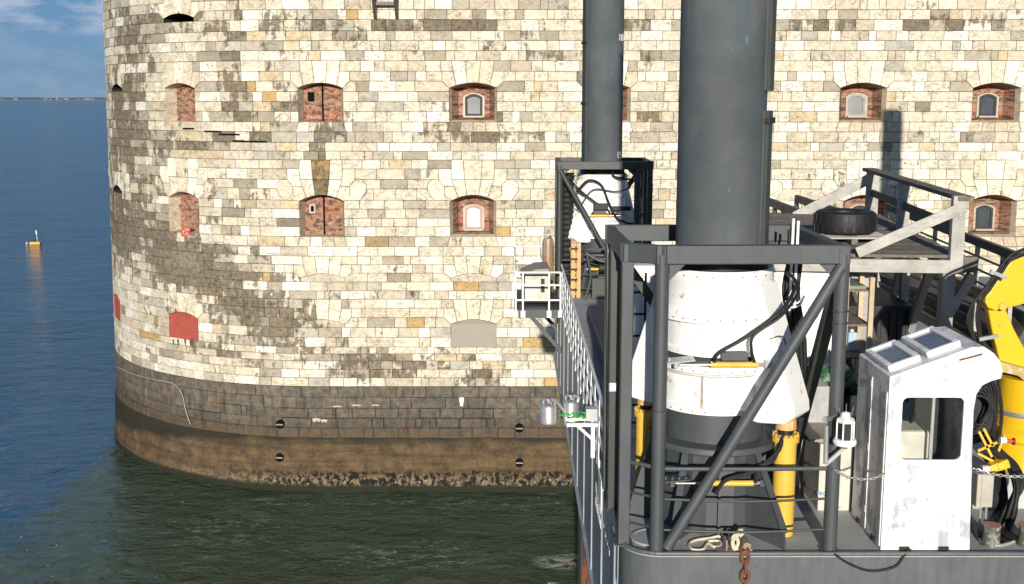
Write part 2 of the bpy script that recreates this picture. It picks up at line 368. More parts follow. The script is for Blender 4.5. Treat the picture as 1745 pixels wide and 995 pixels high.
class Wall:
    def __init__(s): s.v = []; s.f = []; s.c = []; s.uv = []
    def face(s, ring, col, al):
        s.f.append(ring); s.c += [(col[0], col[1], col[2], a) for a in al]
    def block(s, P, dark=False, proud=None, col=None, joint=.006, jit=.016):
        a = sum(P[i - 1][0] * P[i][1] - P[i][0] * P[i - 1][1] for i in range(len(P)))
        if abs(a) < .01: return
        if a < 0: P = P[::-1]
        cu, cz = sum(p[0] for p in P) / len(P), sum(p[1] for p in P) / len(P)
        px, py = proj(fpt(cu, cz)); base = field(px, py) if -100 < px < 1850 else .25
        dr = max(0, base * random.uniform(.35, 1.35) + random.uniform(-.10, .10) + (random.uniform(.2, .55) if random.random() < .10 + base * .25 else 0))
        c = col or stone_col(px, base, dark)
        j = joint * (random.uniform(.8, 5.5 if cz < 4.7 else 2) if dark else 1)
        I1, I2 = inset(P, j), [(x + random.uniform(-.009, .009), y + random.uniform(-.008, .008)) for x, y in inset(P, j + .016)]
        d = random.uniform(-jit, jit) if proud is None else proud
        n = len(P); o = len(s.v)
        for ring, dd in ((P, -.06), (I1, -.03), (I2, d)):
            for (u, z) in ring: s.v.append(tuple(fpt(u, z, dd))); s.uv.append((u, z))
        mort = (.19, .155, .11) if not dark else random.choice([(.03, .026, .02), (.06, .05, .04), (.09, .078, .06), (.22, .19, .145)])
        edge = tuple(x * .86 for x in c)
        al = [max(0, min(1, field(*proj(s.v[o + 2 * n + k])) * .30 + dr * .80)) for k in range(n)] if -100 < px < 1850 else [dr] * n
        for k in range(n):
            k2 = (k + 1) % n
            s.face((o + k, o + k2, o + n + k2, o + n + k), mort, [dr] * 4)
            s.face((o + n + k, o + n + k2, o + 2 * n + k2, o + 2 * n + k), edge, [al[k]] * 4)
        s.face(tuple(o + 2 * n + k for k in range(n)), c, al)
    def build(s, name, mat, parent):
        me = bpy.data.meshes.new(name); me.from_pydata(s.v, [], s.f); me.materials.append(mat)
        at = me.attributes.new('stone', 'FLOAT_COLOR', 'CORNER'); at.data.foreach_set('color', [x for c in s.c for x in c])
        uv = me.uv_layers.new(name='UVMap'); idx = [0] * len(me.loops); me.loops.foreach_get('vertex_index', idx)
        uv.data.foreach_set('uv', [x for i in idx for x in s.uv[i]])
        o = bpy.data.objects.new(name, me); COL.objects.link(o); o.parent = parent; return o
fort = thing('fort', 'round-ended sea fort of pale weathered limestone blocks with dark tidal base rising from the water', 'fort')
ULO, UHI = -FR * 2.3, 51.0
def ends(f, z0, z1, side):
    """polyline of the feature's hull between z0 and z1 on one side (bottom to top), in u"""
    pts = []
    ys = [(f['sill'], f['w0'])] if f['hasopen'] else []
    hp = ys + f['hull']
    if f['hasopen']: hp = [(f['sill'], f['w0'])] + [(f['spring'], f['w0'])] + [h for h in f['hull'] if not (h[0] == f['spring'] and h[1] == f['w0'])]
    hz = [(zy(y), hw * KM) for y, hw in hp]
    def at(z, prefer):
        for (a, wa), (b, wb) in zip(hz, hz[1:]):
            if b - a > 1e-6 and a - 1e-6 <= z <= b + 1e-6: return wa + (wb - wa) * (z - a) / (b - a)
        return None
    e0, e1 = z0 + 1e-3, z1 - 1e-3
    if e1 < hz[0][0] or e0 > hz[-1][0]: return None
    a, b = at(max(e0, hz[0][0] + 1e-4), 0), at(min(e1, hz[-1][0] - 1e-4), 1)
    pts = [(a, z0)] + [(wv, zz) for zz, wv in hz if e0 + 2e-3 < zz < e1 - 2e-3] + [(b, z1)]
    return [(f['u'] + side * wv, z) for wv, z in pts]
wall = Wall(); random.seed(11)
def course(wl, z0, z1, dark=False, feats=True, wmin=.62, wmax=1.55):
    gaps = []
    if feats:
        for f in FE:
            l = ends(f, z0, z1, -1)
            if l: gaps.append((l, ends(f, z0, z1, 1)))
            elif f['hasopen'] and abs(z1 - zy(f['sill'])) < .03 and f['kind'] in ('window', 'brick'):   # sill course
                w_ = f['w0'] * KM; u = f['u']
                gaps.append(([(u - w_ - .16, z0), (u - w_, z1)], [(u + w_ + .16, z0), (u + w_, z1)]))
                for q in range(4):
                    a, b = -1 + q / 2, -.5 + q / 2
                    wl.block([(u + a * (w_ + .16), z0), (u + b * (w_ + .16), z0), (u + b * w_, z1), (u + a * w_, z1)], col=random.choice([(.62, .55, .42), (.56, .48, .36), None]))
    gaps.sort(key=lambda g: g[0][0][0])
    start = [(ULO, z0), (ULO, z1)]
    for g in gaps + [([(UHI, z0), (UHI, z1)], None)]:
        end = g[0]
        smax = max(p[0] for p in start); emin = min(p[0] for p in end)
        span = emin - smax
        if span > .05:
            cuts = []; x = smax + random.uniform(.3, 1.2)
            while x < emin - .35: cuts.append(x); x += random.uniform(wmin, wmax) if random.random() < .8 else random.uniform(.35, .7)
            prev = start
            for c in cuts:
                wl.block(prev + [(c, z1), (c, z0)] if True else None, dark); prev = [(c, z0), (c, z1)]
            wl.block(prev + end[::-1], dark)
        start = g[1]
for z0, z1 in zip(zj, zj[1:]): course(wall, z0, z1)
for f in FE:
    for P in f['polys']:
        for sgn in ((1,) if P[0][0] < 0 else (1, -1)):
            pts = [((x, arc_y(f, x)) if y == 'a' else (x, y)) for x, y in P]
            # curve the soffit between two intrados points
            o_ = []
            n = len(P)
            for i in range(n):
                o_.append(pts[i])
                nx = (i + 1) % n
                def onarc(q, p): return q[1] == 'a' or (abs(p[0]) == f['w0'] and abs(p[1] - f['spring']) < 1.1)
                if onarc(P[i], pts[i]) and onarc(P[nx], pts[nx]):
                    for t in (.33, .66):
                        x = pts[i][0] * (1 - t) + pts[nx][0] * t; o_.append((x, arc_y(f, x)))
            c = random.choice([(.80, .755, .63), (.72, .66, .53), (.66, .59, .45)])
            if f['px'] == 548 and len(P) == 4 and P[0][0] < 0: c = (.40, .25, .10)
            wall.block([(f['u'] + sgn * x * KM, zy(y)) for x, y in o_], col=c, proud=.012)
    if not f['hasopen']:
        zc = max(z for z in zj if z <= zy(f['spring']) - .02); n = 10; arc = [(-f['w0'] + 2 * f['w0'] * k / n) for k in range(n + 1)]
        wall.block([(f['u'] + f['w0'] * KM, zc), (f['u'] - f['w0'] * KM, zc)][::-1] + [(f['u'] + x * KM, zy(arc_y(f, x))) for x in arc][::-1], col=(.55, .49, .38), proud=-.02)
# stone shader
def stone_mat(name, dark=False):
    s = NT(name); uv = s.coord('UV'); uvs = s.coord('UV', scale=(2.6, .55, 1)); at = s.n('ShaderNodeAttribute', attribute_name='stone')
    base = at.outputs['Color']; al = at.outputs['Alpha']
    base = s.mix(.55, base, s.ramp(s.noise(uv, 3.2, 9, .74), (.3, (.50, .48, .44)), (.60, (1.10, 1.08, 1.03))), 'MULTIPLY')
    crk = s.math('ABSOLUTE', s.math('SUBTRACT', s.noise(s.coord('UV', scale=(1, 1.8, 1)), 1.6, 8, .68, 1.4), .5))
    base = s.mix(s.math('MULTIPLY', s.ramp(crk, (.0, 1), (.030, 0)), s.ramp(s.noise(uv, 1.3, 4), (.42, 0), (.54, .85))), base, (.12, .09, .06))
    base = s.mix(s.ramp(s.noise(uv, 9, 5, .7), (.63, 0), (.69, .7)), base, (.20, .155, .105))
    base = s.mix(s.ramp(s.noise(uv, 2.3, 7, .66, 2.2), (.685, 0), (.70, .9)), base, (.070, .055, .038))
    base = s.mix(s.ramp(s.noise(s.coord('UV', scale=(1, 5, 1), rot=(0, 0, .5)), 3.5, 6, .7, 1.5), (.60, 0), (.68, .35)), base, (.33, .28, .20))  # tool marks
    lum = s.noise(uv, 1.7, 10, .70, .5); st = s.noise(uvs, 1.3, 7, .6)
    f1 = s.math('ADD', s.math('MULTIPLY', lum, .58), s.math('MULTIPLY', st, .42))
    thr = s.math('SUBTRACT', .685, s.math('MULTIPLY', al, .32))
    m1 = s.math('MULTIPLY', s.math('SUBTRACT', f1, thr), 20, True); m1 = s.math('MAXIMUM', m1, 0.0)
    m1 = s.math('MULTIPLY', m1, .86)
    grime = s.mix(s.ramp(s.noise(uv, 4, 7, .75), (.40, 0), (.62, 1)), (.040, .031, .022), (.225, .175, .115))
    c = s.mix(m1, base, grime)
    soft = s.math('MULTIPLY', s.math('MULTIPLY', al, s.ramp(s.noise(uvs, .9, 6, .65), (.42, 0), (.72, 1))), .55, True)
    c = s.mix(soft, c, (.20, .165, .115))
    s.bump(s.math('ADD', s.noise(uv, 5, 8, .7), s.math('MULTIPLY', m1, -.3)), .8, .05)
    return s.fin(c, .9, spec=.25)
stone = stone_mat('pale_limestone')
wall.build('wall', stone, fort)
# dark tidal courses below the pale wall
base = Wall(); jb = [745, 728, 711.5, 694.5, 676, 657.7]
for a, b in zip(jb, jb[1:]): course(base, zy(a), zy(b), True, False, .9, 1.9)
s = NT('tidal_stone'); uv = s.coord('UV'); at = s.n('ShaderNodeAttribute', attribute_name='stone'); sx = s.n('ShaderNodeSeparateXYZ'); s.L(uv, sx.inputs[0])
c = s.mix(.8, at.outputs['Color'], s.ramp(s.noise(uv, 2.2, 9, .7), (.3, (.30, .29, .27)), (.66, (1.6, 1.55, 1.45))), 'MULTIPLY')
wet = s.ramp(s.math('ADD', s.math('MULTIPLY', sx.outputs['Y'], .1), s.math('MULTIPLY', s.noise(s.coord('UV', scale=(.5, .5, 1)), 1, 6, .6), .25)), (.42, 1), (.56, 0))
c = s.mix(s.math('MULTIPLY', wet, .8), c, (.035, .032, .026))
lf = s.ramp(s.math('MULTIPLY', s.math('ADD', sx.outputs['X'], 14.0), -.05), (.0, 0), (.3, 1))
c = s.mix(s.math('MULTIPLY', lf, s.math('MULTIPLY', wet, .7)), c, (.018, .017, .014))
c = s.mix(s.ramp(s.noise(s.coord('UV', scale=(1, 3, 1)), 1.7, 5, .6), (.735, 0), (.75, .7)), c, (.62, .60, .52))
c = s.mix(s.ramp(s.noise(uv, .7, 5, .6), (.60, 0), (.75, .5)), c, (.20, .10, .05))
up_ = s.ramp(s.math('ADD', s.math('MULTIPLY', sx.outputs['Y'], .12), s.math('MULTIPLY', s.noise(s.coord('UV', scale=(1, .7, 1)), .9, 8, .7), .32)), (.56, 1), (.60, 0))
c = s.mix(s.math('MULTIPLY', up_, .85), c, s.mix(s.noise(uv, 2, 7, .7), (.05, .034, .02), (.15, .10, .055)))
c = s.mix(s.ramp(s.noise(s.coord('UV', scale=(2.2, .3, 1)), 1.2, 7, .65), (.52, 0), (.66, .6)), c, (.03, .025, .018))
crk = s.math('ABSOLUTE', s.math('SUBTRACT', s.noise(s.coord('UV', scale=(1, 1.3, 1)), .9, 8, .68, 1.2), .5))
c = s.mix(s.math('MULTIPLY', s.ramp(crk, (.0, 1), (.02, 0)), .6), c, (.02, .017, .013))
s.bump(s.noise(uv, 3, 8, .7), 1.0, .10); tidal = s.fin(c, .75)
base.build('tidal_course', tidal, fort)
# smooth weed-covered foot, roughening to a barnacled edge at the water
ap = Wall(); nu, nz_ = 420, 26; ztop = zy(745) + .02
import mathutils
for i in range(nu + 1):
    u = ULO + (UHI - ULO) * i / nu
    for k in range(nz_ + 1):
        z = -1.2 + (ztop + 1.2) * k / nz_
        q = mathutils.noise.fractal(Vector((u * .5, z * .8, 0)), 1, 2, 5)
        low = max(0, 1 - (z + .2) / 1.3) * max(0, min(1, (u + 9) / 8))
        d = .10 + .035 * q + low * (.32 + .30 * mathutils.noise.fractal(Vector((u * 1.3, z * 2.2, 4)), .8, 2, 5)) + .12 * max(0, min(1, (1.6 - z) / 2)) * (1 + .5 * mathutils.noise.noise(Vector((u * .3, 0, 0))))
        if k == nz_: d = -.02
        ap.v.append(tuple(fpt(u, z, d))); ap.uv.append((u, z))
for i in range(nu):
    for k in range(nz_):
        a = i * (nz_ + 1) + k; ap.face((a, a + nz_ + 1, a + nz_ + 2, a + 1), (.2, .15, .1), [0] * 4)
s = NT('weedy_foot'); uv = s.coord('UV'); sx = s.n('ShaderNodeSeparateXYZ'); s.L(uv, sx.inputs[0]); U, Z = sx.outputs['X'], sx.outputs['Y']
g = s.noise(uv, 1.1, 8, .65); fn = s.noise(uv, 6.5, 6, .7)
c = s.mix(s.ramp(g, (.36, 0), (.62, 1)), (.055, .036, .020), (.150, .094, .046))
c = s.mix(s.ramp(s.noise(s.coord('UV', scale=(1.6, .5, 1)), 1.0, 7, .65), (.50, 0), (.68, .6)), c, (.075, .062, .045))
c = s.mix(s.ramp(fn, (.48, 0), (.72, .5)), c, (.20, .15, .09))
top = s.ramp(s.math('ADD', s.math('MULTIPLY', Z, .2), s.math('ADD', s.math('MULTIPLY', s.noise(s.coord('UV', scale=(.6, 1, 1)), .8, 6, .6), .22), s.math('MULTIPLY', s.ramp(s.math('MULTIPLY', U, -.04), (.15, 0), (.9, 1)), .34))), (.60, 0), (.70, 1))
c = s.mix(s.math('MULTIPLY', top, .92), c, (.022, .021, .016))
bands = s.noise(s.coord('UV', scale=(.12, 2.4, 1)), 1.2, 6, .6)
c = s.mix(s.ramp(bands, (.48, 0), (.62, .55)), c, (.035, .030, .020))
c = s.mix(s.ramp(s.noise(s.coord('UV', scale=(2.2, .35, 1)), 1.1, 6, .65), (.56, 0), (.66, .45)), c, (.040, .032, .022))
lowm = s.ramp(s.math('ADD', s.math('MULTIPLY', Z, .5), s.math('MULTIPLY', s.noise(uv, .5, 4), .3)), (.42, 1), (.62, 0))
rt_ = s.ramp(s.math('ADD', s.math('MULTIPLY', U, .1), 1.1), (.0, 0), (1, 1))
c = s.mix(s.math('MULTIPLY', s.math('MULTIPLY', lowm, rt_), s.ramp(fn, (.40, 0), (.60, .8))), c, (.30, .24, .165))
edge_ = s.math('MULTIPLY', s.ramp(s.math('ADD', s.math('MULTIPLY', Z, .5), s.math('MULTIPLY', s.noise(uv, .9, 5), .35)), (.66, 1), (.76, 0)), s.ramp(s.math('MULTIPLY', s.math('ADD', U, 8), .1), (.0, .0), (.6, 1)))
c = s.mix(s.math('MULTIPLY', edge_, s.ramp(s.noise(s.coord('UV', scale=(1.2, 1, 1)), 3.0, 8, .70, .5), (.485, 0), (.51, 1))), c, (.012, .012, .010))
wl_ = s.ramp(s.math('ADD', s.math('MULTIPLY', Z, 1.0), s.math('MULTIPLY', fn, .25)), (.40, 1), (.58, 0))
c = s.mix(wl_, c, (.02, .022, .014))
s.bump(s.math('ADD', g, s.math('MULTIPLY', fn, .6)), 1, .09); foot = s.fin(c, .85, spec=.2)
o = ap.build('foot', foot, fort); o.data.polygons.foreach_set('use_smooth', [True] * len(o.data.polygons))
# core added out of sight behind the fort's skin to block light
cm = MB(); ring = []
for k in range(25):
    a = R(90) + R(180) * k / 24; ring.append((FX + 13 * math.cos(a), FY + FR + 13 * math.sin(a)))
ring += [(40, FY + FR - 13), (40, FY + FR + 13)]
n = len(ring); cm.add([(x, y, 0) for x, y in ring] + [(x, y, zj[-1]) for x, y in ring], [(k, (k + 1) % n, n + (k + 1) % n, n + k) for k in range(n)] + [tuple(range(n, 2 * n))])
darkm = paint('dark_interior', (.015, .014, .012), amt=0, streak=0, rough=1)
cm.build('light_block_core', darkm, fort)
rf = MB(); n2 = 26; a_ = [fpt(ULO + (UHI - ULO) * k / 60, zj[-1], -.02) for k in range(61)]; b_ = [Vector((max(min(p.x, 39), -22), FY + FR, zj[-1])) for p in a_]
rf.add(a_ + b_, [(k, k + 1, 62 + k, 61 + k) for k in range(60)]); rf.build('roof', stone, fort)
# openings
s = NT('old_brick'); uv = s.coord('UV'); bt = s.n('ShaderNodeTexBrick'); s.L(uv, bt.inputs['Vector'])
bt.inputs['Scale'].default_value = 1; bt.inputs['Brick Width'].default_value = .34; bt.inputs['Row Height'].default_value = .115; bt.inputs['Mortar Size'].default_value = .012
bt.inputs['Color1'].default_value = (.28, .085, .04, 1); bt.inputs['Color2'].default_value = (.42, .17, .09, 1); bt.inputs['Mortar'].default_value = (.33, .27, .20, 1); bt.inputs['Bias'].default_value = -.1
c = s.mix(s.ramp(s.noise(uv, 3, 7, .7), (.45, 0), (.7, .75)), bt.outputs['Color'], (.50, .38, .28))
c = s.mix(s.ramp(s.noise(s.coord('UV', scale=(.6, 2, 1)), 2.4, 8, .72), (.49, 0), (.57, .85)), c, (.055, .035, .028))
s.bump(s.math('ADD', bt.outputs['Fac'], s.noise(uv, 6, 6, .7)), .8, -.05); brick = s.fin(c, .9)
s = NT('red_painted_stone'); uv = s.coord('UV', scale=(1, 3.5, 1)); s.bump(s.noise(uv, 3, 6, .6), .4, .03)
redm = s.fin(s.mix(s.ramp(s.noise(s.coord('UV', scale=(3, .8, 1)), 1.5, 8, .7), (.5, 0), (.66, .6)), s.mix(s.noise(uv, 2.5, 7, .7), (.24, .035, .024), (.46, .10, .065)), (.12, .05, .035)), .85)
s = NT('grey_board'); uv = s.coord('UV', scale=(1, 6, 1)); boardm = s.fin(s.mix(s.noise(uv, 1.2, 6, .7), (.24, .225, .19), (.34, .30, .24)), .75)
glass_g = paint('window_pane_grey', (.24, .25, .25), amt=0, rough=.12, streak=0, scale=1.2); glass_d = paint('window_pane_dark', (.06, .07, .08), amt=0, rough=.08, streak=0, scale=1.2)
pane_w = paint('white_shutter', (.88, .86, .80), amt=0, streak=0); frame_d = paint('dark_frame', (.022, .025, .03), amt=.1, rough=.7); frame_b = paint('brown_frame', (.36, .20, .15), amt=.2); frame_g = paint('grey_frame', (.25, .24, .22), amt=.2)
putty = paint('pale_render', (.40, .35, .27), wear=(.4, .3, .2), amt=.5)
black = paint('shade_and_iron_black', (.008, .007, .006), amt=0, streak=0, rough=1); black.node_tree.nodes['Principled BSDF'].inputs['Specular IOR Level'].default_value = .05  # black put in as shade in holes and slots; iron on mooring eyes
def outline(f, w_, zb, zs, rise, n=10):
    u = f['u']; return [(u - w_, zb)] + [(u - w_ + 2 * w_ * k / n, zs + rise * (1 - (2 * k / n - 1) ** 2)) for k in range(n + 1)] + [(u + w_, zb)]
def loft(name, f, A, da, B, db, mat, parent, fill=False):
    wl = Wall(); n = len(A)
    for P, d in ((A, da), (B, db)):
        for (u, z) in P: wl.v.append(tuple(fpt(u, z, -d))); wl.uv.append((u + d * .9 * (1 if u > f['u'] else -1), z))
    for k in range(n): k2 = (k + 1) % n; wl.face((k, k2, n + k2, n + k), (.6, .5, .38), [.35] * 4)
    if fill: wl.face(tuple(range(n, 2 * n)), (.6, .5, .38), [.3] * n)
    return wl.build(name, mat, parent)
for i, f in enumerate(FE):
    if not f['hasopen']: continue
    w_ = f['w0'] * KM; zb, zs = zy(f['sill']), zy(f['spring']); rs = zy(f['spring'] - f['rise']) - zs
    o0 = outline(f, w_, zb, zs, rs)
    kd = f['kind']
    if kd == 'window':
        o1 = outline(f, w_ - .13, zb + .10, zs - .02, rs); o2 = outline(f, .82, zb + .20, zs - .06, .22)
        rec = loft('window_recess', f, o0, .0, o1, .38, stone, fort); loft('brick_lining', f, o1, .38, o2, 1.15, brick, rec)
        loft('lining_back', f, o2, 1.15, outline(f, .58, zb + .24, zs - .44, .20), 1.16, brick, rec); loft('render_surround', f, outline(f, .58, zb + .24, zs - .44, .20), 1.12, outline(f, .47, zb + .30, zs - .48, .18), 1.12, putty, rec)
        fm = {'dark': frame_d, 'brick': frame_b, 'grey': frame_g}[f['fr']]; pm = {'grey': glass_g, 'dark': glass_d, 'bright': pane_w}[f['pane']]
        o3 = outline(f, .47, zb + .30, zs - .48, .18); o4 = outline(f, .34, zb + .42, zs - .56, .13)
        loft('window_frame', f, o3, 1.10, o4, 1.10, fm, rec); 
        loft('window_reveal', f, o4, 1.10, o4, 1.18, fm, rec); p_ = loft('window_pane', f, o4, 1.17, o4, 1.18, pm, rec, True)
        wl = MB(); a, b = fpt(f['u'] - .52, zb + .27, -1.0), fpt(f['u'] + .52, zb + .27, -1.0); wl.bar(a, b, .22, .09); wl.build('window_sill', putty, rec)
    elif kd == 'brick':
        o1 = outline(f, w_ - .16, zb + .03, zs - .02, rs); loft('stone_jamb', f, o0, 0, o1, .70, stone, fort); inf = loft('brick_infill', f, o1, .70, o1, .72, brick, fort, True)
        if f.get('crack'):
            u = f['u'] + .02
            mb = MB(); mb.bar(fpt(u, zb + .04, -.69), fpt(u, zs + rs - .03, -.69), .09, .06, up=(0, 1, 0)); mb.build('drain_slot', black, inf)
        if f.get('hole'):
            u = f['u'] - .62; z = zs - .45
            mb = MB(); mb.box(fpt(u, z, -.70), (.34, .06, .5)); 
            if f['hole'] == 'white': mb.build('vent_frame', putty, inf); mb = MB(); mb.box(fpt(u, z, -.68), (.16, .08, .3))
            mb.build('vent_hole', black, inf)
    elif kd == 'red':
        loft('red_panel', f, o0, 0, o0, .06, redm, fort, True)
    elif kd == 'board':
        b_ = loft('board', f, o0, 0, outline(f, w_, zb, zs - .02, 0.02), .07, boardm, fort, True)
    elif kd == 'slot':
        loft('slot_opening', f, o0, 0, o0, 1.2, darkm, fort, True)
        if f['row'] != 'O':
            mm = Wall(); uu = f['u']; zt = zs - .1 if px < 0 else zs - .1
            P = [(uu - w_, zb), (uu + w_, zb), (uu + w_, zs - .1), (uu - w_, zs - .1)]
            mm.block(P, col=(.5, .42, .3), proud=-.10); mm.build('slot_infill', stone, fort)
# mooring eyes in the tidal courses, with a bracket box and pale fittings
for j, (px, py) in enumerate(((480, 722), (480, 778), (885, 727), (885, 785))):
    u, z = u_of(px, py), zy(py) if px > 543 else None
    if z is None:
        q = fpt(u, 3); z = W(px, py, q.y).z
    p = fpt(u, z, .1); nrm = (fpt(u, z, 1) - fpt(u, z, 0)).normalized()
    mb = MB(); mb.tube(p - nrm * .3, p + nrm * .09, .24, 20); r_ = mb.build('mooring_eye', black, fort, smooth=True)
    t_ = nrm.cross(Vector((0, 0, 1)))
    MB().bar(p + nrm * .10 - t_ * .2, p + nrm * .10 + t_ * .2, .05, .07).build('eye_bar', frame_g, r_)
mb = MB(); p = fpt(u_of(787, 683), zy(683), .05); mb.prism([p + Vector((-.13, 0, .26)), p + Vector((.13, 0, .26)), p + Vector((.08, 0, -.22)), p + Vector((-.08, 0, -.22))], (0, -.14, 0)); mb.build('light_box', pane_w, fort, bevel=.02)
# ledges and slots on the curved end
for px, py, ln, mt in ((430, 241, 1.5, black), (360, 224, 1.1, black), (318, 219, .8, black), (388, 229, 1.3, black), (405, 240, .7, black), (487, 432, 2.2, putty), (410, 419, 1.3, putty), (368, 412, 1, putty), (325, 403, .7, putty)):
    u = u_of(px, py); q = fpt(u, 20); z = W(px, py, q.y).z
    mb = MB(); n = 4
    for k in range(n):
        a, b = fpt(u - ln / 2 + ln * k / n, z, .0), fpt(u - ln / 2 + ln * (k + 1) / n, z, .0); mb.bar(a, b, .10, .085 if mt is black else .07)
    mb.build('slot' if mt is black else 'ledge', mt, fort)
mb = MB(); u = u_of(316, 395); q = fpt(u, 14); z = W(316, 395, q.y).z
mb.box(fpt(u, z, .02), (.62, .1, .5), rz=u / FR * -1 * -1); mb.build('red_sign', paint('red_sign', (.5, .06, .04), wear=(.7, .65, .6), amt=1.2, scale=5), fort)
pp = [(258, 705), (262, 640), (290, 645), (308, 650), (322, 672), (330, 700), (335, 722)]
mb = MB(); mb.path([(lambda u_, q_: fpt(u_, W(x, y, fpt(u_, 4).y).z, .16))(u_of(x, y), 0) for x, y in [(208, 625), (240, 638), (270, 646), (300, 652), (316, 668), (324, 700), (332, 722)]], .022, 6); mb.build('pale_pipe', putty, fort, smooth=True)
for px, py, w_, h_ in ((540, 712, .5, .22), (553, 714, .4, .16), (575, 691, .6, .05), (608, 689, .6, .06), (640, 689, .5, .05), (548, 752, .1, .1)):
    u = u_of(px, py); mb = MB(); z = zy(py); mb.prism([fpt(u - w_ / 2, z, .035), fpt(u - w_ / 4, z - h_, .035), fpt(u, z - h_ * .5, .035), fpt(u + w_ / 3, z - h_ * .9, .035), fpt(u + w_ / 2, z, .035), fpt(u, z + .05, .035)], (0, .03, 0)); mb.build('salt_deposit', putty, fort)
for px in (298, 306, 318, 328, 330):
    u = u_of(px, 590); q = fpt(u, 8); z = W(px, 578, q.y).z; mb = MB(); ln = .3 + .5 * ((px * 7) % 5) / 5
    mb.prism([fpt(u - .07, z, .025), fpt(u + .08, z, .025), fpt(u + .02, z - ln, .025), fpt(u - .02, z - ln * .7, .025)], (.0, .02, 0)); mb.build('rust_drip', paint('rust_drip', (.13, .07, .045), amt=.3), fort)
# timber bracket high on the wall
oldwood = paint('dark_old_timber', (.075, .055, .045), wear=(.18, .15, .12), amt=.5, scale=4)
tb = thing('timber_gallery', 'dark timber gallery on two brackets high on the fort wall', 'gallery', tuple(fpt(u_of(658, 5), 27, .1)))
for px in (639, 676):
    a = fpt(u_of(px, 30), zy(30), .04); t = fpt(u_of(px - 4, -50), zy(-50), 1.5)
    mb = MB(); mb.bar(a, t, .16, .20); mb.bar(a, fpt(u_of(px, -50), zy(-50), .12), .16, .14); mb.build('strut', oldwood, tb)
mb = MB(); mb.bar(fpt(u_of(641, 6), zy(6), .35), fpt(u_of(676, 6), zy(6), .35), .2, .18); mb.build('crossbeam', oldwood, tb)
mb = MB(); mb.bb((W(625, -50, 61.5).x, 61.3, zy(-50)), (W(695, -50, 61.5).x, 62.9, zy(-50) + .2)); mb.build('floor', oldwood, tb)
# ------------------------------------------------------------------ jack-up work platform
DZ = 16.17                                   # deck level
steel = paint('slate_grey_steel', (.060, .066, .070), wear=(.16, .11, .07), amt=.35, rough=.55, scale=2.2, var=.14)
steel_d = paint('dark_green_steel', (.036, .043, .036), wear=(.11, .08, .05), amt=.3, rough=.5, scale=2.5)
legm_ = NT('leg_steel'); s = legm_; v = s.coord('Object'); g_ = s.n('ShaderNodeNewGeometry'); sx = s.n('ShaderNodeSeparateXYZ'); s.L(g_.outputs['Position'], sx.inputs[0])
vs_ = s.coord('Object', scale=(5, 5, .35))
c = s.mix(s.ramp(s.noise(v, 1.4, 7, .6), (.35, 0), (.65, 1)), (.062, .070, .074), (.096, .102, .104))
c = s.mix(s.ramp(s.noise(vs_, 1.5, 6, .6), (.50, 0), (.68, .7)), c, (.055, .085, .105))
c = s.mix(s.ramp(s.noise(s.coord('Object', scale=(3, 3, .9)), 2.1, 8, .7), (.655, 0), (.69, .7)), c, (.10, .22, .19))
c = s.mix(s.ramp(s.noise(v, 2.6, 8, .7), (.71, 0), (.73, .9)), c, (.12, .085, .055))
rz_ = s.ramp(s.math('ADD', s.math('MULTIPLY', sx.outputs['Z'], .05), s.math('MULTIPLY', s.noise(v, .9, 5), .2)), (.68, 1), (.74, 0))
rust = s.mix(s.ramp(s.noise(s.coord('Object', scale=(3, 3, .8)), 1.6, 7, .65), (.42, 0), (.58, 1)), (.055, .042, .03), (.27, .085, .035))
c = s.mix(rz_, c, rust); s.bump(s.noise(v, 6, 5, .6), .25, .02); leg_mat = s.fin(c, .78, spec=.3)
hullm = paint('hull_grey', (.092, .098, .102), wear=(.20, .13, .08), amt=.45, rough=.5, scale=1.6, var=.2, streak=1.5)
deckm = paint('deck_grey', (.31, .315, .31), wear=(.28, .26, .19), amt=.8, rough=.7, scale=1.3, var=.22, streak=0)
whitep = paint('white_paint', (.82, .81, .77), wear=(.42, .33, .23), amt=.75, rough=.42, scale=2.6, var=.05, streak=.25, bump=.05)
white2 = paint('white_worn_paint', (.74, .73, .70), wear=(.37, .37, .41), amt=1.3, rough=.5, scale=.9, var=.05, streak=.2, bump=.06)
yel = paint('yellow_paint', (.66, .42, .06), wear=(.40, .25, .10), amt=.7, rough=.4, scale=3, var=.08, streak=.3)
yel2 = paint('crane_yellow', (.72, .43, .012), wear=(.36, .23, .07), amt=.6, rough=.38, scale=2, var=.04, streak=.2)
rubber = paint('black_rubber', (.010, .010, .010), wear=(.05, .05, .05), amt=.3, rough=.6, streak=0, bump=.3)
zinc = paint('galvanised_steel', (.50, .50, .49), wear=(.3, .3, .3), amt=.6, rough=.35, metal=.6, scale=4)
railw = paint('white_rail_paint', (.80, .79, .76), wear=(.35, .28, .2), amt=.3, rough=.45, scale=5)
rustm = paint('rust', (.16, .062, .03), wear=(.07, .035, .02), amt=1, rough=.9, scale=9, streak=0)
ropem = paint('pale_rope', (.60, .53, .40), wear=(.35, .28, .18), amt=.6, rough=.95, scale=9, streak=0)
s = NT('weathered_wood'); v = s.coord('Object', scale=(1, 1, 1)); vg = s.coord('Object', scale=(2.5, 2.5, 22))
c = s.mix(s.ramp(s.noise(v, 2.4, 6, .6), (.35, 0), (.65, 1)), (.31, .295, .265), (.475, .455, .41)); c = s.mix(s.ramp(s.noise(s.coord('Object', scale=(3, 3, 14)), 1.8, 6, .7), (.5, 0), (.7, .5)), c, (.24, .205, .165))
c = s.mix(s.ramp(s.noise(v, 7, 2, .5), (.74, 0), (.77, .85)), c, (.09, .055, .035)); s.bump(s.noise(vg, 2, 5, .6), .3, .01); wood = s.fin(c, .85)
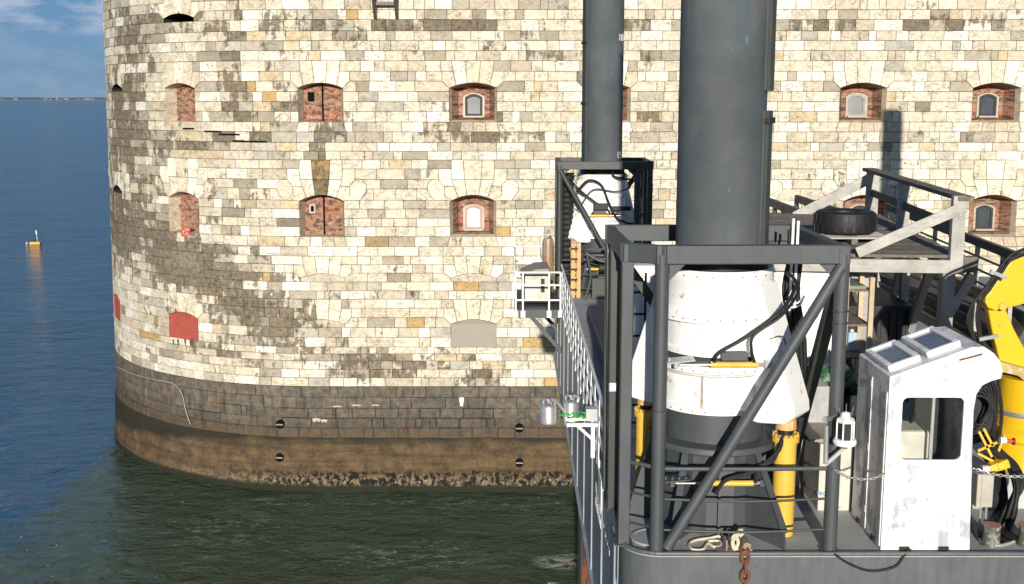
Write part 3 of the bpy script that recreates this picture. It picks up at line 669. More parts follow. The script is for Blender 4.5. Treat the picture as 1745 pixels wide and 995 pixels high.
wood_dk = paint('grey_brown_planks', (.15, .125, .10), wear=(.27, .22, .17), amt=.9, rough=.9, scale=5, var=.25)
ply = paint('plywood', (.50, .39, .25), wear=(.25, .2, .14), amt=.5, rough=.8, scale=3)
s = NT('window_glass'); t = s.t; out_ = t.nodes['Material Output']; tr = s.n('ShaderNodeBsdfTransparent'); tr.inputs[0].default_value = (.93, .93, .91, 1)
gl = s.n('ShaderNodeBsdfGlossy'); gl.inputs['Roughness'].default_value = .03; fr_ = s.n('ShaderNodeFresnel'); fr_.inputs[0].default_value = 1.6
mxs = s.n('ShaderNodeMixShader'); s.L(fr_.outputs[0], mxs.inputs[0]); s.L(tr.outputs[0], mxs.inputs[1]); s.L(gl.outputs[0], mxs.inputs[2]); s.L(mxs.outputs[0], out_.inputs[0]); glass = s.m
sidem = paint('side_plating_grey', (.30, .315, .33), wear=(.16, .12, .09), amt=.4, rough=.45, scale=1.2, var=.25, streak=1.6)
XL, XR, YF, YB, HB = 1.33, 21.0, 13.2, 35.2, 13.75
def bool_sub(o, cutters):
    for c_ in cutters:
        m = o.modifiers.new('b', 'BOOLEAN'); m.object = c_; m.operation = 'DIFFERENCE'; m.solver = 'EXACT'
    bpy.context.view_layer.update(); dg = bpy.context.evaluated_depsgraph_get()
    me = bpy.data.meshes.new_from_object(o.evaluated_get(dg)); o.modifiers.clear(); o.data = me
    for c_ in cutters: bpy.data.objects.remove(c_)
def text_mesh(txt, size, loc, rot, mat, parent, name='lettering', ext=.004):
    cu = bpy.data.curves.new(name, 'FONT'); cu.body = txt; cu.size = size; cu.extrude = ext; cu.align_x = 'CENTER'; cu.align_y = 'CENTER'; cu.space_character = .95
    o = bpy.data.objects.new(name, cu); COL.objects.link(o); bpy.context.view_layer.update()
    me = bpy.data.meshes.new_from_object(o.evaluated_get(bpy.context.evaluated_depsgraph_get())); bpy.data.objects.remove(o)
    me.materials.clear(); me.materials.append(mat)
    q = bpy.data.objects.new(name, me); COL.objects.link(q); q.rotation_euler = rot; q.location = loc
    if parent: 
        q.location = Vector(loc) - parent.location; q.parent = parent
    return q
plat = thing('work_platform', 'grey steel jack-up barge hull with ribbed left side standing in front of the fort', 'platform', (XL, YF, HB))
rc = .45       # rounded left corner of the hull
arc = [(XL + rc - rc * math.cos(R(a)), YF + rc - rc * math.sin(R(a))) for a in range(0, 91, 10)]
foot_ = arc + [(XR, YF), (XR, YB), (XL, YB)]
mb = MB(); n = len(foot_); mb.add([(x, y, HB) for x, y in foot_] + [(x, y, DZ - .03) for x, y in foot_], [(k, (k + 1) % n, n + (k + 1) % n, n + k) for k in range(n)] + [tuple(range(n - 1, -1, -1)), tuple(range(n, 2 * n))])
mb.build('hull', hullm, plat, smooth=True, angle=30)
mb = MB(); mb.prism([(x, y, DZ - .03) for x, y in foot_], (0, 0, .03)); mb.build('deck', deckm, plat)
mb = MB()
edge = [(x, y, DZ + .012) for x, y in [(XL, YB)] + arc + [(XR, YF)]]
for p, q in zip(edge, edge[1:]): mb.tube(p, q, .028, 8)
mb.build('edge_bead', hullm, plat, smooth=True)
mb = MB()
for k in range(0, 30, 3):
    y = 14.2 + k * .7; mb.bb((XL - .022 - .012 * (k % 3 == 0), y, HB + .02), (XL + .02, y + .05 + .22 * (k % 3 == 0), DZ - .12))
mb.bb((XL - .07, 13.9, HB - .03), (XL + .03, YB - .1, HB + .07)); mb.build('side_ribs', sidem, plat, bevel=.01); MB().bb((XL - .012, 13.9, HB + .05), (XL - .002, YB - .1, DZ - .06)).build('side_plating', sidem, plat)
random.seed(5)
for k in range(9): mb = MB(); y = 13.75 + k * .33; mb.bb((XL - .016, y, 15.4 + .02 * (k % 2)), (XL + .002, y + random.uniform(.05, .17), 15.4 + random.uniform(.04, .09))); mb.build('painted_mark', railw, plat)
for k in range(14):
    mb = MB(); y = 16.1 + (k % 7) * .16; z = DZ - .78 + .22 * (k // 7); mb.bb((XL - .06, y, z), (XL - .052, y + random.uniform(.06, .12), z + .14)); mb.build('painted_mark', railw, plat)

# ---- legs
def leg(name, label, x, y, ztop, side, nums=(), notch=None):
    t = thing(name, label, 'steel pile', (x, y, -3), 'jacking legs of the platform')
    MB().tube((x, y, -3), (x, y, ztop), .53, 64).build('tube', leg_mat, t, smooth=True)
    a = R(-25) if side > 0 else R(200)
    cx, cy = x + .52 * math.cos(a), y + .52 * math.sin(a)
    zs_ = [(5, ztop - .3)] if not notch else [(5, notch[0]), (notch[1], ztop - .3)]
    for z0, z1 in zs_: 
        mb = MB(); mb.box((cx, cy, (z0 + z1) / 2), (.13, .17, z1 - z0), rz=a); mb.build('guide_rail', steel, t, bevel=.01)
        mb = MB(); mb.box((x + .575 * math.cos(a), y + .575 * math.sin(a), (z0 + z1) / 2), (.04, .21, z1 - z0), rz=a); mb.build('rail_cap', steel_d, t)
    for z in [ztop - .9 - 1.62 * k for k in range(5)]: mb = MB(); mb.box((x + .59 * math.cos(a) , y + .59 * math.sin(a), z), (.06, .27, .07), rz=a); mb.build('rail_catch', rubber, t)
    mb = MB(); mb.lathe((x, y, 0), [(.50, ztop), (.56, ztop), (.56, ztop + .05), (.0, ztop + .06)], 48); mb.build('top_plate', steel, t)
    for txt, z in nums:
        ang = R(-38); text_mesh(txt, .26, (x + .538 * math.cos(ang), y + .538 * math.sin(ang), z), (R(90), 0, ang + R(90)), railw, t, 'depth_number')
    return t
NX, NY = 2.56, 14.45; GX, GY = 2.50, 32.5
leg('tubular_pile', 'nearest dark grey tubular leg, widest, rising out of the top edge right of centre', NX, NY, 27, 1, notch=(W(1300, 188, NY).z, W(1300, 155, NY).z))
l2 = leg('tubular_pile', 'farther tubular leg with worn teal paint and small white depth numbers', GX, GY, 25.5, -1, nums=[('18', W(1053, 64, GY - .4).z), ('15', W(1050, 268, GY - .4).z + .05)])
leg('tubular_pile', 'leg beyond the right edge, seen only as the upright shadow on the pale wall', 18.7, GY, 28.4, 1)
# ---- guard frames round the legs
def frame(label, cx, cy, m, steel=steel):
    t = thing('leg_guard_frame', label, 'steel frame', (cx, cy, DZ), 'steel frames round the legs')
    P = lambda x, y, z: (cx + m * x, cy + y, z)
    zt, zb = 19.74, DZ
    po = {'a': (-1.21, -.88), 'b': (-.84, -1.15), 'c': (1.23, -1.12), 'd': (1.2, 1.15), 'e': (-1.24, 1.15), 'f': (-1.24, .35)}
    for k, (x, y) in po.items():
        mb = MB()
        if k in 'bc': mb.tube(P(x, y, zb), P(x, y, zt), .083, 20); mb.build('post', steel, t, smooth=True)
        else: mb.bb((cx + m * x - .07, cy + y - .07, zb), (cx + m * x + .07, cy + y + .07, zt - .1)); mb.build('post', steel if k == 'a' else steel_d, t, bevel=.012)
    for k, (a, b) in enumerate(('bc', 'ab', 'cd', 'de', 'fa', 'ef')):
        p, q = Vector(P(*po[a], zt - .004 * k)), Vector(P(*po[b], zt - .004 * k)); d = (q - p).normalized() * .075
        mb = MB(); mb.bar(p - d, q + d, .13 - .004 * k, .215); mb.build('top_beam', steel, t, bevel=.012)
    for k, (a, b, mt, wd) in enumerate((('c', 'b', steel, .135), ('c', 'd', steel_d, .14), ('e', 'd', steel_d, .13), ('a', 'e', steel_d, .12))):
        p, q = P(*po[a], zt - .14), P(*po[b], zb + .06)
        if k == 0: p = (p[0] - m * .02, p[1] - .04, p[2]); q = (q[0] + m * .12, q[1] - .04, q[2])
        if k == 3: p, q = P(*po['e'], zt - .14), P(*po['f'], zb + .1)
        mb = MB(); mb.tube(p, q, wd / 2, 16) if k == 0 else mb.bar(p, q, wd, wd); mb.build('diagonal_brace', mt, t, smooth=k == 0, bevel=0 if k == 0 else .01)
    for k, z in (('c', 18.93), ('c', 19.07), ('b', 17.9)):
        x, y = po[k]; mb = MB(); mb.tube(P(x, y, z), P(x, y, z + .018), .092, 20); mb.build('weld_band', steel_d, t, smooth=True)
    for a, b in (('b', 'c'), ('c', 'b'), ('e', 'd'), ('d', 'e')):
        p = Vector(P(*po[a], zt - .10)); q = Vector(P(*po[b], zt - .10)); d = (q - p).normalized(); st = p + d * .08
        mb = MB(); mb.prism([st, st + d * .2, st + Vector((0, 0, -.2))], (0, .014, 0)); mb.build('gusset_plate', steel, t)
    for z, r_ in ((17.19, .026), (16.82, .016), (16.44, .016)):
        mb = MB(); mb.path([P(-1.2, -.9, z + .02), P(-.84, -1.10, z)], r_, 8, sub=1); mb.path([P(-.84, -1.14, z), P(.2, -1.15, z - (.03 if r_ < .02 else 0)), P(1.2, -1.12, z)], r_, 8, sub=4); mb.build('guard_rail', steel_d if r_ < .02 else steel, t, smooth=True)
    for k in 'abc':
        x, y = po[k]; mb = MB(); mb.bb((cx + m * x - .11, cy + y - (.02 if k != 'a' else .11), zb + .001), (cx + m * x + .11, cy + y + .11, zb + .018)); mb.build('foot_plate', steel, t)
    return t
f1 = frame('nearest dark steel guard frame round the white jack, its diagonal falling to the left', NX, NY, 1)
f2 = frame('farther dark guard frame beside the small balcony, its diagonal falling to the right', GX, GY, -1, steel_d)
mb = MB(); p = W(1044, 659, 14.75); mb.box(p, (.10, .08, .12)); fl = thing('flood_lamp', 'small pale square flood lamp on the left side of the nearest frame', 'lamp', tuple(p))
mb.build('lamp_case', zinc, fl, bevel=.01); MB().box(p + Vector((0, -.043, 0)), (.075, .01, .09)).build('lens', railw, fl)
seam_m = paint('seam_grey', (.34, .31, .27), wear=(.25, .13, .06), amt=.9, scale=6)
# ---- jacks
def jack(label, cx, cy, m):
    t = thing('leg_jack', label, 'hydraulic jack', (cx, cy, DZ), 'white hydraulic jacks gripping the legs')
    c0 = (cx, cy, 0)
    mb = MB(); mb.lathe(c0, [(.56, 19.36), (.60, 19.43), (.66, 19.46), (.69, 19.42), (.69, 19.33), (.67, 19.30), (.67, 19.00), (.70, 18.96), (.73, 18.93), (.73, 18.84), (.64, 18.82)], 64); mb.build('upper_collar', whitep, t, smooth=True)
    mb = MB(); mb.lathe(c0, [(.56, 19.36), (.555, 19.62), (.60, 19.62), (.60, 19.36)], 48); mb.build('wiper_seal', rubber, t, smooth=True)
    mb = MB(); mb.lathe(c0, [(.635, 18.86), (.635, 18.50), (.665, 18.48), (.665, 18.42), (.60, 18.40)], 64); mb.build('middle_collar', whitep, t, smooth=True)
    mb = MB()
    for a in range(0, 360, 60): mb.box((cx + .66 * math.cos(R(a + 8)), cy + .66 * math.sin(R(a + 8)), 18.63), (.03, .04, .42), rz=R(a + 8))
    mb.build('stiffener', whitep, t)
    mb = MB()
    for k in range(6):      # slightly proud cover plate on the front of the middle collar
        a, b = R(-104 + k * 9), R(-104 + (k + 1) * 9)
        mb.prism([(cx + .650 * math.cos(q), cy + .650 * math.sin(q), z) for q, z in ((a, 18.51), (b, 18.51), (b, 18.82), (a, 18.82))], ((-.012 * math.cos((a + b) / 2), -.012 * math.sin((a + b) / 2), 0)))
    mb.build('cover_plate', whitep, t)
    mb = MB(); mb.lathe(c0, [(.58, 18.40), (.63, 18.36), (.63, 18.33)], 48); mb.build('gap_ring', steel, t, smooth=True)
    mb = MB(); mb.lathe(c0, [(.60, 18.30), (.70, 18.31), (.735, 18.28), (.735, 18.23), (.70, 18.20), (.70, 17.80), (.74, 17.79), (.74, 17.72), (.62, 17.70)], 64); mb.build('lower_collar', whitep, t, smooth=True)
    mb = MB()
    for a in (-112, -52, 20, 80, 140, 200): mb.box((cx + .705 * math.cos(R(a)), cy + .705 * math.sin(R(a)), 17.96), (.02, .03, .46), rz=R(a))
    mb.build('seam', seam_m, t)
    for zz_, rr_, nb in ((18.255, .738, 30), (18.885, .733, 30), (19.40, .69, 24), (17.755, .742, 30)):
        mb = MB()
        for q in range(nb): aa = 2 * math.pi * q / nb; mb.tube((cx + (rr_ - .01) * math.cos(aa), cy + (rr_ - .01) * math.sin(aa), zz_), (cx + (rr_ + .014) * math.cos(aa), cy + (rr_ + .014) * math.sin(aa), zz_), .012, 6)
        mb.build('bolt_ring', seam_m, t)
    mb = MB(); mb.lathe(c0, [(.679, 18.985), (.681, 18.975), (.679, 18.965)], 48); mb.lathe(c0, [(.703, 18.195), (.705, 18.188), (.703, 18.18)], 48); mb.build('weld_line', seam_m, t)
    for a in (-37, 143):
        a = a if m > 0 else 180 - a
        ra = Vector((math.cos(R(a)), math.sin(R(a)), 0)); ta = Vector((-ra.y, ra.x, 0))
        prof = [(.60, 19.30), (.70, 19.30), (.80, 18.95), (1.17, 17.86), (1.18, 17.74), (1.06, 17.64), (.72, 17.60), (.60, 17.62)]
        mb = MB(); mb.prism([Vector(c0) + ra * r_ + Vector((0, 0, z)) - ta * .24 for r_, z in prof], ta * .48); wg = mb.build('wing_bracket', whitep, t, bevel=.02)
        mb = MB(); q = Vector(c0) + ra * .98 + Vector((0, 0, 17.88)); mb.tube(q - ta * .27, q + ta * .27, .055, 20); mb.tube(q - ta * .285, q + ta * .285, .025, 12); mb.build('pivot_pin', whitep, wg, smooth=True)
        q = Vector(c0) + ra * .98
        mb = MB(); mb.lathe(q, [(.0, DZ + .0), (.135, DZ + .01), (.135, 17.36), (.165, 17.37), (.165, 17.44), (.12, 17.46), (.0, 17.46)], 36); cy_ = mb.build('hydraulic_cylinder', yel, t, smooth=True)
        mb = MB()
        for k in range(14): b = 2 * math.pi * k / 14; mb.tube(q + Vector((.145 * math.cos(b), .145 * math.sin(b), 17.43)), q + Vector((.145 * math.cos(b), .145 * math.sin(b), 17.475)), .016, 6)
        mb.build('flange_bolts', yel, cy_)
        mb = MB(); mb.tube(q + Vector((0, 0, 17.46)), q + Vector((0, 0, 17.62)), .085, 20); mb.build('piston_rod', rubber, t, smooth=True)
        mb = MB(); mb.tube(q + Vector((0, 0, 17.53)), q + Vector((0, 0, 17.70)), .13, 20, .12); mb.build('rod_eye', paint('orange_ochre', (.62, .34, .12), wear=(.6, .55, .5), amt=1), t, smooth=True)
    mb = MB(); mb.lathe(c0, [(.60, 17.74), (.62, 17.72), (.62, 17.33), (.80, 17.31), (.82, 17.28), (.82, 17.24), (.78, 17.22), (.60, 17.2)], 56); mb.build('pedestal_ring', steel, t, smooth=True)
    mb = MB(); mb.lathe(c0, [(.62, 17.24), (.66, DZ + .0)], 12, a0=R(15), a1=R(375)); mb.build('pedestal', steel, t)
    for a in (-57, -92, -124, 180, 135, 90, 45, 0):
        a = a if m > 0 else 180 - a
        ra = Vector((math.cos(R(a)), math.sin(R(a)), 0)); ta = Vector((-ra.y, ra.x, 0)); ro = 1.30 if abs(a) in (57, 123) else (.74 if abs(a) < 100 and a < 0 and abs(a) > 80 else 1.05)
        if ro < .8: prof = [(.6, 17.24), (.70, 17.24), (.74, DZ), (.6, DZ)]
        else: prof = [(.6, 17.24), (.79, 17.24), (ro - .02, DZ + .22), (ro, DZ), (.6, DZ)]
        mb = MB(); mb.prism([Vector(c0) + ra * r_ + Vector((0, 0, z)) - ta * .015 for r_, z in prof], ta * .03)
        if ro > .8: p, q = Vector(c0) + ra * .79 + Vector((0, 0, 17.235)), Vector(c0) + ra * (ro - .01) + Vector((0, 0, DZ + .2)); mb.bar(p, q, .09, .02, up=ra); 
        mb.build('gusset', steel, t)
    # small horizontal rams in front, with their clevis plates
    for z, yy, x0 in ((18.36, cy - .76, .0), (16.90, cy - .80, -.02)):
        mb = MB(); mb.tube((cx + m * (x0 - .17), yy, z), (cx + m * (x0 + .38), yy, z), .036, 16); mb.tube((cx + m * (x0 - .19), yy, z), (cx + m * (x0 - .15), yy, z), .042, 16); rm = mb.build('clamp_ram', yel, t, smooth=True)
        mb = MB(); mb.tube((cx + m * (x0 - .56), yy, z), (cx + m * (x0 - .17), yy, z), .014, 10); mb.tube((cx + m * (x0 + .38), yy, z), (cx + m * (x0 + .50), yy + .02, z), .022, 10); mb.build('ram_rod', zinc, rm, smooth=True)
        mb = MB(); mb.box((cx + m * (x0 - .56), yy + .06, z + .045), (.36, .26, .014), ry=m * R(-6)); mb.box((cx + m * (x0 - .60), yy + .02, z), (.05, .12, .07)); m2 = MB(); m2.box((cx + m * (x0 + .50), yy + .06, z), (.07, .14, .08)); m2.build('clevis', zinc if z > 18 else steel, t)
        for k in range(4): mb.tube((cx + m * (x0 - .68 + .08 * k), yy - .02, z + .05), (cx + m * (x0 - .68 + .08 * k), yy - .02, z + .09), .018, 6)
        mb.build('clevis', zinc if z > 18 else steel, t)
    mb = MB(); mb.bb((cx + m * .10 - .16, cy - .74, 18.40), (cx + m * .10 + .16, cy - .60, 18.50)); mb.build('valve_box', steel, t, bevel=.01)
    mb = MB(); mb.path([(cx + m * .78, cy - .35, 19.42), (cx + m * .86, cy - .50, 19.28), (cx + m * .62, cy - .78, 19.02), (cx + m * .22, cy - .84, 18.72), (cx - m * .10, cy - .82, 18.52), (cx - m * .15, cy - .78, 18.40)], .022, 8)
    mb.path([(cx + m * .80, cy - .30, 19.40), (cx + m * .90, cy - .48, 19.24), (cx + m * .64, cy - .80, 18.98), (cx + m * .30, cy - .85, 18.74), (cx + m * .28, cy - .83, 18.55), (cx + m * .33, cy - .78, 18.40)], .020, 8)
    mb.build('upper_hoses', rubber, t, smooth=True); mb = MB()
    mb.path([(cx + m * .72, cy - .62, 17.55), (cx + m * .66, cy - .80, 17.32), (cx + m * .35, cy - .88, 17.08), (cx + m * .02, cy - .86, 16.96), (cx - m * .10, cy - .84, 16.78)], .026, 8)
    mb.path([(cx + m * .74, cy - .60, 17.50), (cx + m * .60, cy - .84, 17.22), (cx + m * .40, cy - .86, 17.12), (cx + m * .38, cy - .84, 16.92)], .022, 8); mb.build('lower_hoses', rubber, t, smooth=True); mb = MB()
    mb.path([(cx + m * .52, cy - .70, 18.66), (cx + m * .66, cy - .74, 18.70), (cx + m * .74, cy - .70, 18.52)], .008, 6); mb.path([(cx + m * .66, cy - .70, 18.38), (cx + m * .74, cy - .76, 18.52), (cx + m * .86, cy - .7, 18.56)], .010, 6)
    mb.build('thin_hoses', rubber, t, smooth=True)
    if m < 0:      # loose loops and pipes round the farther jack
        mb = MB(); mb.path([(cx - .75, cy - .7, 19.0), (cx - .45, cy - .85, 19.32), (cx - .1, cy - .85, 19.2), (cx + .1, cy - .88, 18.75), (cx + .35, cy - .88, 18.3), (cx + .8, cy - .8, 18.15), (cx + 1.05, cy - .6, 18.4)], .03, 7)
        mb.path([(cx + .45, cy - .75, 19.35), (cx + .85, cy - .7, 19.3), (cx + 1.0, cy - .7, 18.95), (cx + .8, cy - .8, 18.65)], .026, 7); mb.path([(cx + .25, cy - .6, 19.7), (cx + .22, cy - .8, 19.45), (cx + .5, cy - .8, 19.4), (cx + .5, cy - .6, 19.65)], .03, 7)
        mb.path([(cx - .6, cy - .8, 18.7), (cx - .3, cy - .85, 19.08), (cx + .3, cy - .85, 19.02), (cx + .7, cy - .8, 19.12)], .018, 6); mb.build('loose_hoses', rubber, t, smooth=True)
        mb = MB(); mb.bb((cx - .30, cy - .86, 18.52), (cx + .10, cy - .72, 18.70)); mb.build('dark_valve', rubber, t, bevel=.02)
        mb = MB(); mb.bb((cx + .18, cy - .88, 18.50), (cx + .72, cy - .74, 18.62)); mb.build('dark_manifold', rubber, t, bevel=.02)
    return t
jack('white hydraulic jack with yellow rams round the nearest leg', NX, NY, 1)
jack('white hydraulic jack round the farther leg, smaller in view, crossed by looping black hoses', GX, GY, -1)
# hose and cable clutter tied to the right of the nearest jack
t = thing('cable_bundle', 'bundle of black hoses with white cable ties standing right of the nearest jack', 'hoses', (NX + .95, NY + .1, 17.7))
mb = MB(); random.seed(4)
for k in range(8):
    x = NX + .86 + .045 * (k % 4); y = NY - .05 + .07 * (k // 4)
    mb.path([(x, y, 19.9 - .05 * k), (x + .02, y, 19.5), (x + .03 * math.sin(k), y, 19.1), (x + .12, y + .05, 18.5), (x + .18, y + .1, 17.8)], .026, 7)
mb.build('hose', rubber, t, smooth=True)
mb = MB(); mb.tube((NX + .88, NY - .12, 18.9), (NX + .89, NY - .12, 20.05), .018, 8); mb.tube((NX + .94, NY - .12, 18.95), (NX + .95, NY - .12, 20.02), .018, 8); mb.build('conduit', railw, t)
mb = MB(); mb.path([(NX + .82, NY - .14, 19.02), (NX + .95, NY - .17, 19.0), (NX + 1.06, NY - .14, 19.08)], .012, 6); mb.path([(NX + .84, NY - .14, 18.94), (NX + 1.0, NY - .17, 18.98), (NX + 1.05, NY - .14, 19.16)], .012, 6); mb.build('cable_tie', railw, t)
# ---- left guard rail
t = thing('guard_railing', 'white guard railing running along the left edge of the grey platform', 'railing', (XL, 16, DZ))
ys = [15.9 + k * .92 for k in range(16)]
for k, y in enumerate(ys):
    mb = MB(); mb.box((XL - .045, y, DZ + .45), (.015, .15, 1.16), rx=R(5)); mb.box((XL - .04, y, DZ - .02), (.03, .16, .12)); mb.build('stanchion', railw, t)
for z in (1.02, .70, .38):
    mb = MB(); mb.tube((XL - .03, ys[0] - .15, DZ + z), (XL - .03, 30.5, DZ + z), .026, 10); mb.build('rail', railw, t, smooth=True)
mb = MB(); mb.bb((XL - .085, 15.75, DZ - .38), (XL - .07, 16.35, DZ + .05)); mb.bb((XL - .05, 16.8, DZ + .02), (XL - .04, 29.8, DZ + .15)); mb.build('toe_board', railw, t)
# ---- balcony at the far left corner
bx0, bx1, by0, by1, bz = .06, 1.28, 30.55, 34.0, 15.98
t = thing('access_balcony', 'small white-railed balcony overhanging the far left corner of the platform', 'balcony', (bx1, by0, bz))
mb = MB(); mb.bb((bx0, by0, bz - .22), (bx1 + .03, by0 + .1, bz)); mb.bb((bx0, by0 + .1, bz - .2), (bx0 + .1, by1, bz)); mb.bb((bx0 + .1, by0 + .1, bz - .06), (bx1 + .03, by1, bz - .01)); mb.build('floor_frame', steel, t)
mb = MB(); mb.bar((bx0 + .45, by0 + .1, bz - .2), (XL, by0 + .1, bz - 1.15), .09, .10); mb.build('bracket', steel, t)
mb = MB(); mb.bar((bx0 + .45, by1 - .4, bz - .2), (XL, by1 - .4, bz - 1.15), .09, .10); mb.build('bracket', steel, t)
for (x, y, h_) in ((bx0 + .04, by0, 1.05), (bx0 + .23, by0 - .02, 1.0), (bx1 - .3, by0 - .02, 1.0), (bx1, by0, 1.0), (bx0 + .02, by1, 1.3), (bx1 - .5, by1, 1.3), (bx0 + .02, (by0 + by1) / 2, 1.18)):
    mb = MB(); mb.tube((x, y, bz - .05), (x, y, bz + h_), .026, 10); mb.bb((x - .06, y - .03, bz - .2), (x + .06, y + .02, bz - .02)); mb.build('stanchion', railw, t, smooth=True)
for z in (1.0, .66, .26):
    mb = MB(); mb.path([(bx1, by0, bz + z), (bx0 + .04, by0, bz + z)], .024, 8, sub=1); mb.path([(bx0 + .04, by0, bz + z), (bx0 + .02, by1, bz + z * 1.25)], .024, 8, sub=1); mb.path([(bx0 + .02, by1, bz + z * 1.25), (bx1, by1, bz + z * 1.25)], .022, 8, sub=1); mb.build('rail', railw, t, smooth=True)
# generator on the balcony and gas bottle
t = thing('generator_set', 'beige louvred machine housing standing inside the balcony railing', 'machine', (.75, 32, bz))
beige = paint('beige_casing', (.50, .46, .38), wear=(.25, .2, .15), amt=.6)
mb = MB(); mb.bb((.26, 31.3, bz + .05), (1.0, 32.6, bz + .80)); mb.build('casing', beige, t, bevel=.02)
mb = MB(); mb.prism([(.22, 31.25, bz + .80), (1.05, 31.25, bz + .80), (.98, 31.25, bz + 1.0), (.62, 31.25, bz + .98)], (0, 1.4, 0)); mb.build('hood', paint('taupe_hood', (.25, .22, .18), amt=.3), t, bevel=.01)
mb = MB()
for k in range(9): mb.bb((.30, 31.28, bz + .12 + .065 * k), (.68, 31.31, bz + .15 + .065 * k))
mb.build('louvres', railw, t)
mb = MB(); mb.bb((.78, 31.27, bz + .35), (.88, 31.31, bz + .72)); mb.bb((.30, 31.26, bz + .08), (.98, 31.29, bz + .115)); mb.build('dark_recess', rubber, t)
t = thing('gas_bottle', 'tall brown gas bottle standing upright left of the farther frame', 'gas bottle', (1.0, 33.2, bz))
mb = MB(); mb.lathe((W(934, 440, 33.2).x, 33.2, 0), [(.0, bz), (.165, bz + .02), (.17, bz + 1.45), (.14, bz + 1.58), (.05, bz + 1.66), (.035, bz + 1.70), (0, bz + 1.70)], 28); mb.build('bottle', paint('brown_bottle', (.27, .175, .095), wear=(.12, .08, .05), amt=.4, rough=.4), t, smooth=True)
bxx = W(934, 440, 33.2).x; MB().tube((bxx, 33.2, bz + 1.68), (bxx, 33.2, bz + 1.84), .045, 10).build('valve', zinc, t)
mb = MB(); mb.path([(bxx - .12, 33.05, bz + 1.1), (bxx - .1, 33.0, bz + 1.5), (bxx + .05, 33.0, bz + 1.72), (bxx + .2, 33.1, bz + 1.2), (bxx + .25, 33.1, bz + .6)], .012, 6); mb.build('hose', zinc, t)
# ------------------------------------------------------------------ around the farther leg
t = thing('hose_reel_stack', 'stack of coiled black corrugated hose hanging in the left of the farther frame', 'hose', (GX - .95, GY - .5, DZ))
mb = MB(); x = W(966, 350, 32).x
mb.lathe((x, 32, 0), [(.17 + .035 * (k % 2), DZ + .25 + .075 * k) for k in range(42)], 20); mb.build('corrugated_hose', rubber, t, smooth=False)
t = thing('rung_ladder', 'ochre upright with dark rungs below the farther white jack', 'ladder', (W(982, 460, 31.3).x, 31.3, DZ))
mb = MB(); a = W(981, 460, 31.3).x; mb.bb((a - .13, 31.3, DZ), (a - .01, 31.42, DZ + 1.5)); mb.bb((a + .02, 31.3, DZ), (a + .14, 31.42, DZ + 1.5)); mb.build('upright', paint('ochre_paint', (.50, .31, .12), wear=(.25, .15, .07), amt=.6), t, bevel=.01)
mb = MB()
for k in range(5): mb.bb((a - .15, 31.27, DZ + .2 + .28 * k), (a + .05, 31.295, DZ + .25 + .28 * k))
mb.build('rung', rubber, t)
t = thing('winch_unit', 'dark winch with pipes on the deck below the farther jack', 'winch', (3.0, 31.0, DZ))
mb = MB(); mb.bb((2.15, 31.2, DZ), (3.3, 31.7, DZ + .55)); mb.bb((2.3, 31.15, DZ + .55), (3.3, 31.6, DZ + .62)); mb.bb((2.25, 31.1, DZ + 1.05), (3.2, 31.5, DZ + 1.12)); mb.build('frame', steel_d, t, bevel=.015)
mb = MB(); mb.tube((2.35, 31.3, DZ + .82), (3.25, 31.3, DZ + .82), .15, 20); mb.build('drum', rubber, t, smooth=True)
mb = MB(); mb.tube((2.0, 31.05, DZ + 1.35), (3.3, 31.05, DZ + 1.38), .03, 8); mb.path([(2.0, 31.0, DZ + 1.25), (2.4, 30.95, DZ + 1.05), (2.9, 30.95, DZ + 1.10), (3.3, 31, DZ + 1.0)], .035, 7); mb.path([(1.98, 31.0, DZ + 1.3), (2.1, 30.95, DZ + .6), (1.95, 30.9, DZ + .05)], .03, 7); mb.build('pipes', steel, t, smooth=True)
t = thing('tarpaulin_bundle', 'dark blue tarpaulin bundle standing on the narrow strip of deck', 'tarpaulin', (2.1, 25, DZ))
mb = MB(); p0, p1 = WZ(1026, 690, DZ), WZ(1030, 560, DZ)
mb.bb((1.80, 19.6, DZ), (2.25, 27.8, DZ + .42)); mb.build('cover', paint('blue_tarp', (.015, .035, .075), wear=(.03, .06, .1), amt=.5, rough=.5), t, bevel=.08, seg=3)
# ------------------------------------------------------------------ white container behind the nearest jack
t = thing('site_container', 'white ribbed storage container standing behind the nearest jack', 'container', (1.7, 18.3, DZ))
x0, x1, y0, y1, zt_ = 1.72, 5.02, 18.0, 20.4, 18.92
mb = MB(); mb.bb((x0, y0 + .05, DZ + .1), (x1, y1, zt_ - .05)); mb.build('wall', whitep, t)
mb = MB()
for k in range(22): mb.bb((x0 + .05 + k * .15, y0 + .0, DZ + .2), (x0 + .12 + k * .15, y0 + .06, zt_ - .15))
mb.build('ribs', whitep, t, bevel=.01)
mb = MB(); mb.bb((x0 - .03, y0 - .04, zt_ - .14), (x1 + .03, y0 + .05, zt_)); mb.bb((x0 - .03, y0 - .04, DZ), (x1 + .03, y0 + .05, DZ + .14)); mb.bb((x0 - .04, y0 - .05, DZ), (x0 + .08, y0 + .06, zt_ + .003)); mb.bb((x1 - .08, y0 - .05, DZ), (x1 + .04, y0 + .06, zt_ + .003)); mb.build('corner_frame', whitep, t)
mb = MB(); mb.bb((x0, y0, zt_), (x1, y1, zt_ + .02)); mb.build('roof', whitep, t)
for px, w_, lab in ((1378, .42, 'right'), (1282, .30, 'left')):
    p = W(px, 457, 18.5); q = thing('lifting_bag', 'red and white bag on the container roof, %s' % ('behind the nearest frame diagonal' if lab == 'right' else 'just behind the nearest leg'), 'bag', (p.x, 18.5, zt_ + .02), 'red and white bags on the container')
    mb = MB(); mb.box((p.x, 18.5, zt_ + .10), (w_, .4, .15)); mb.build('bag', paint('red_bag', (.45, .05, .03), wear=(.7, .68, .62), amt=1.3, scale=3), q, bevel=.05, seg=3)
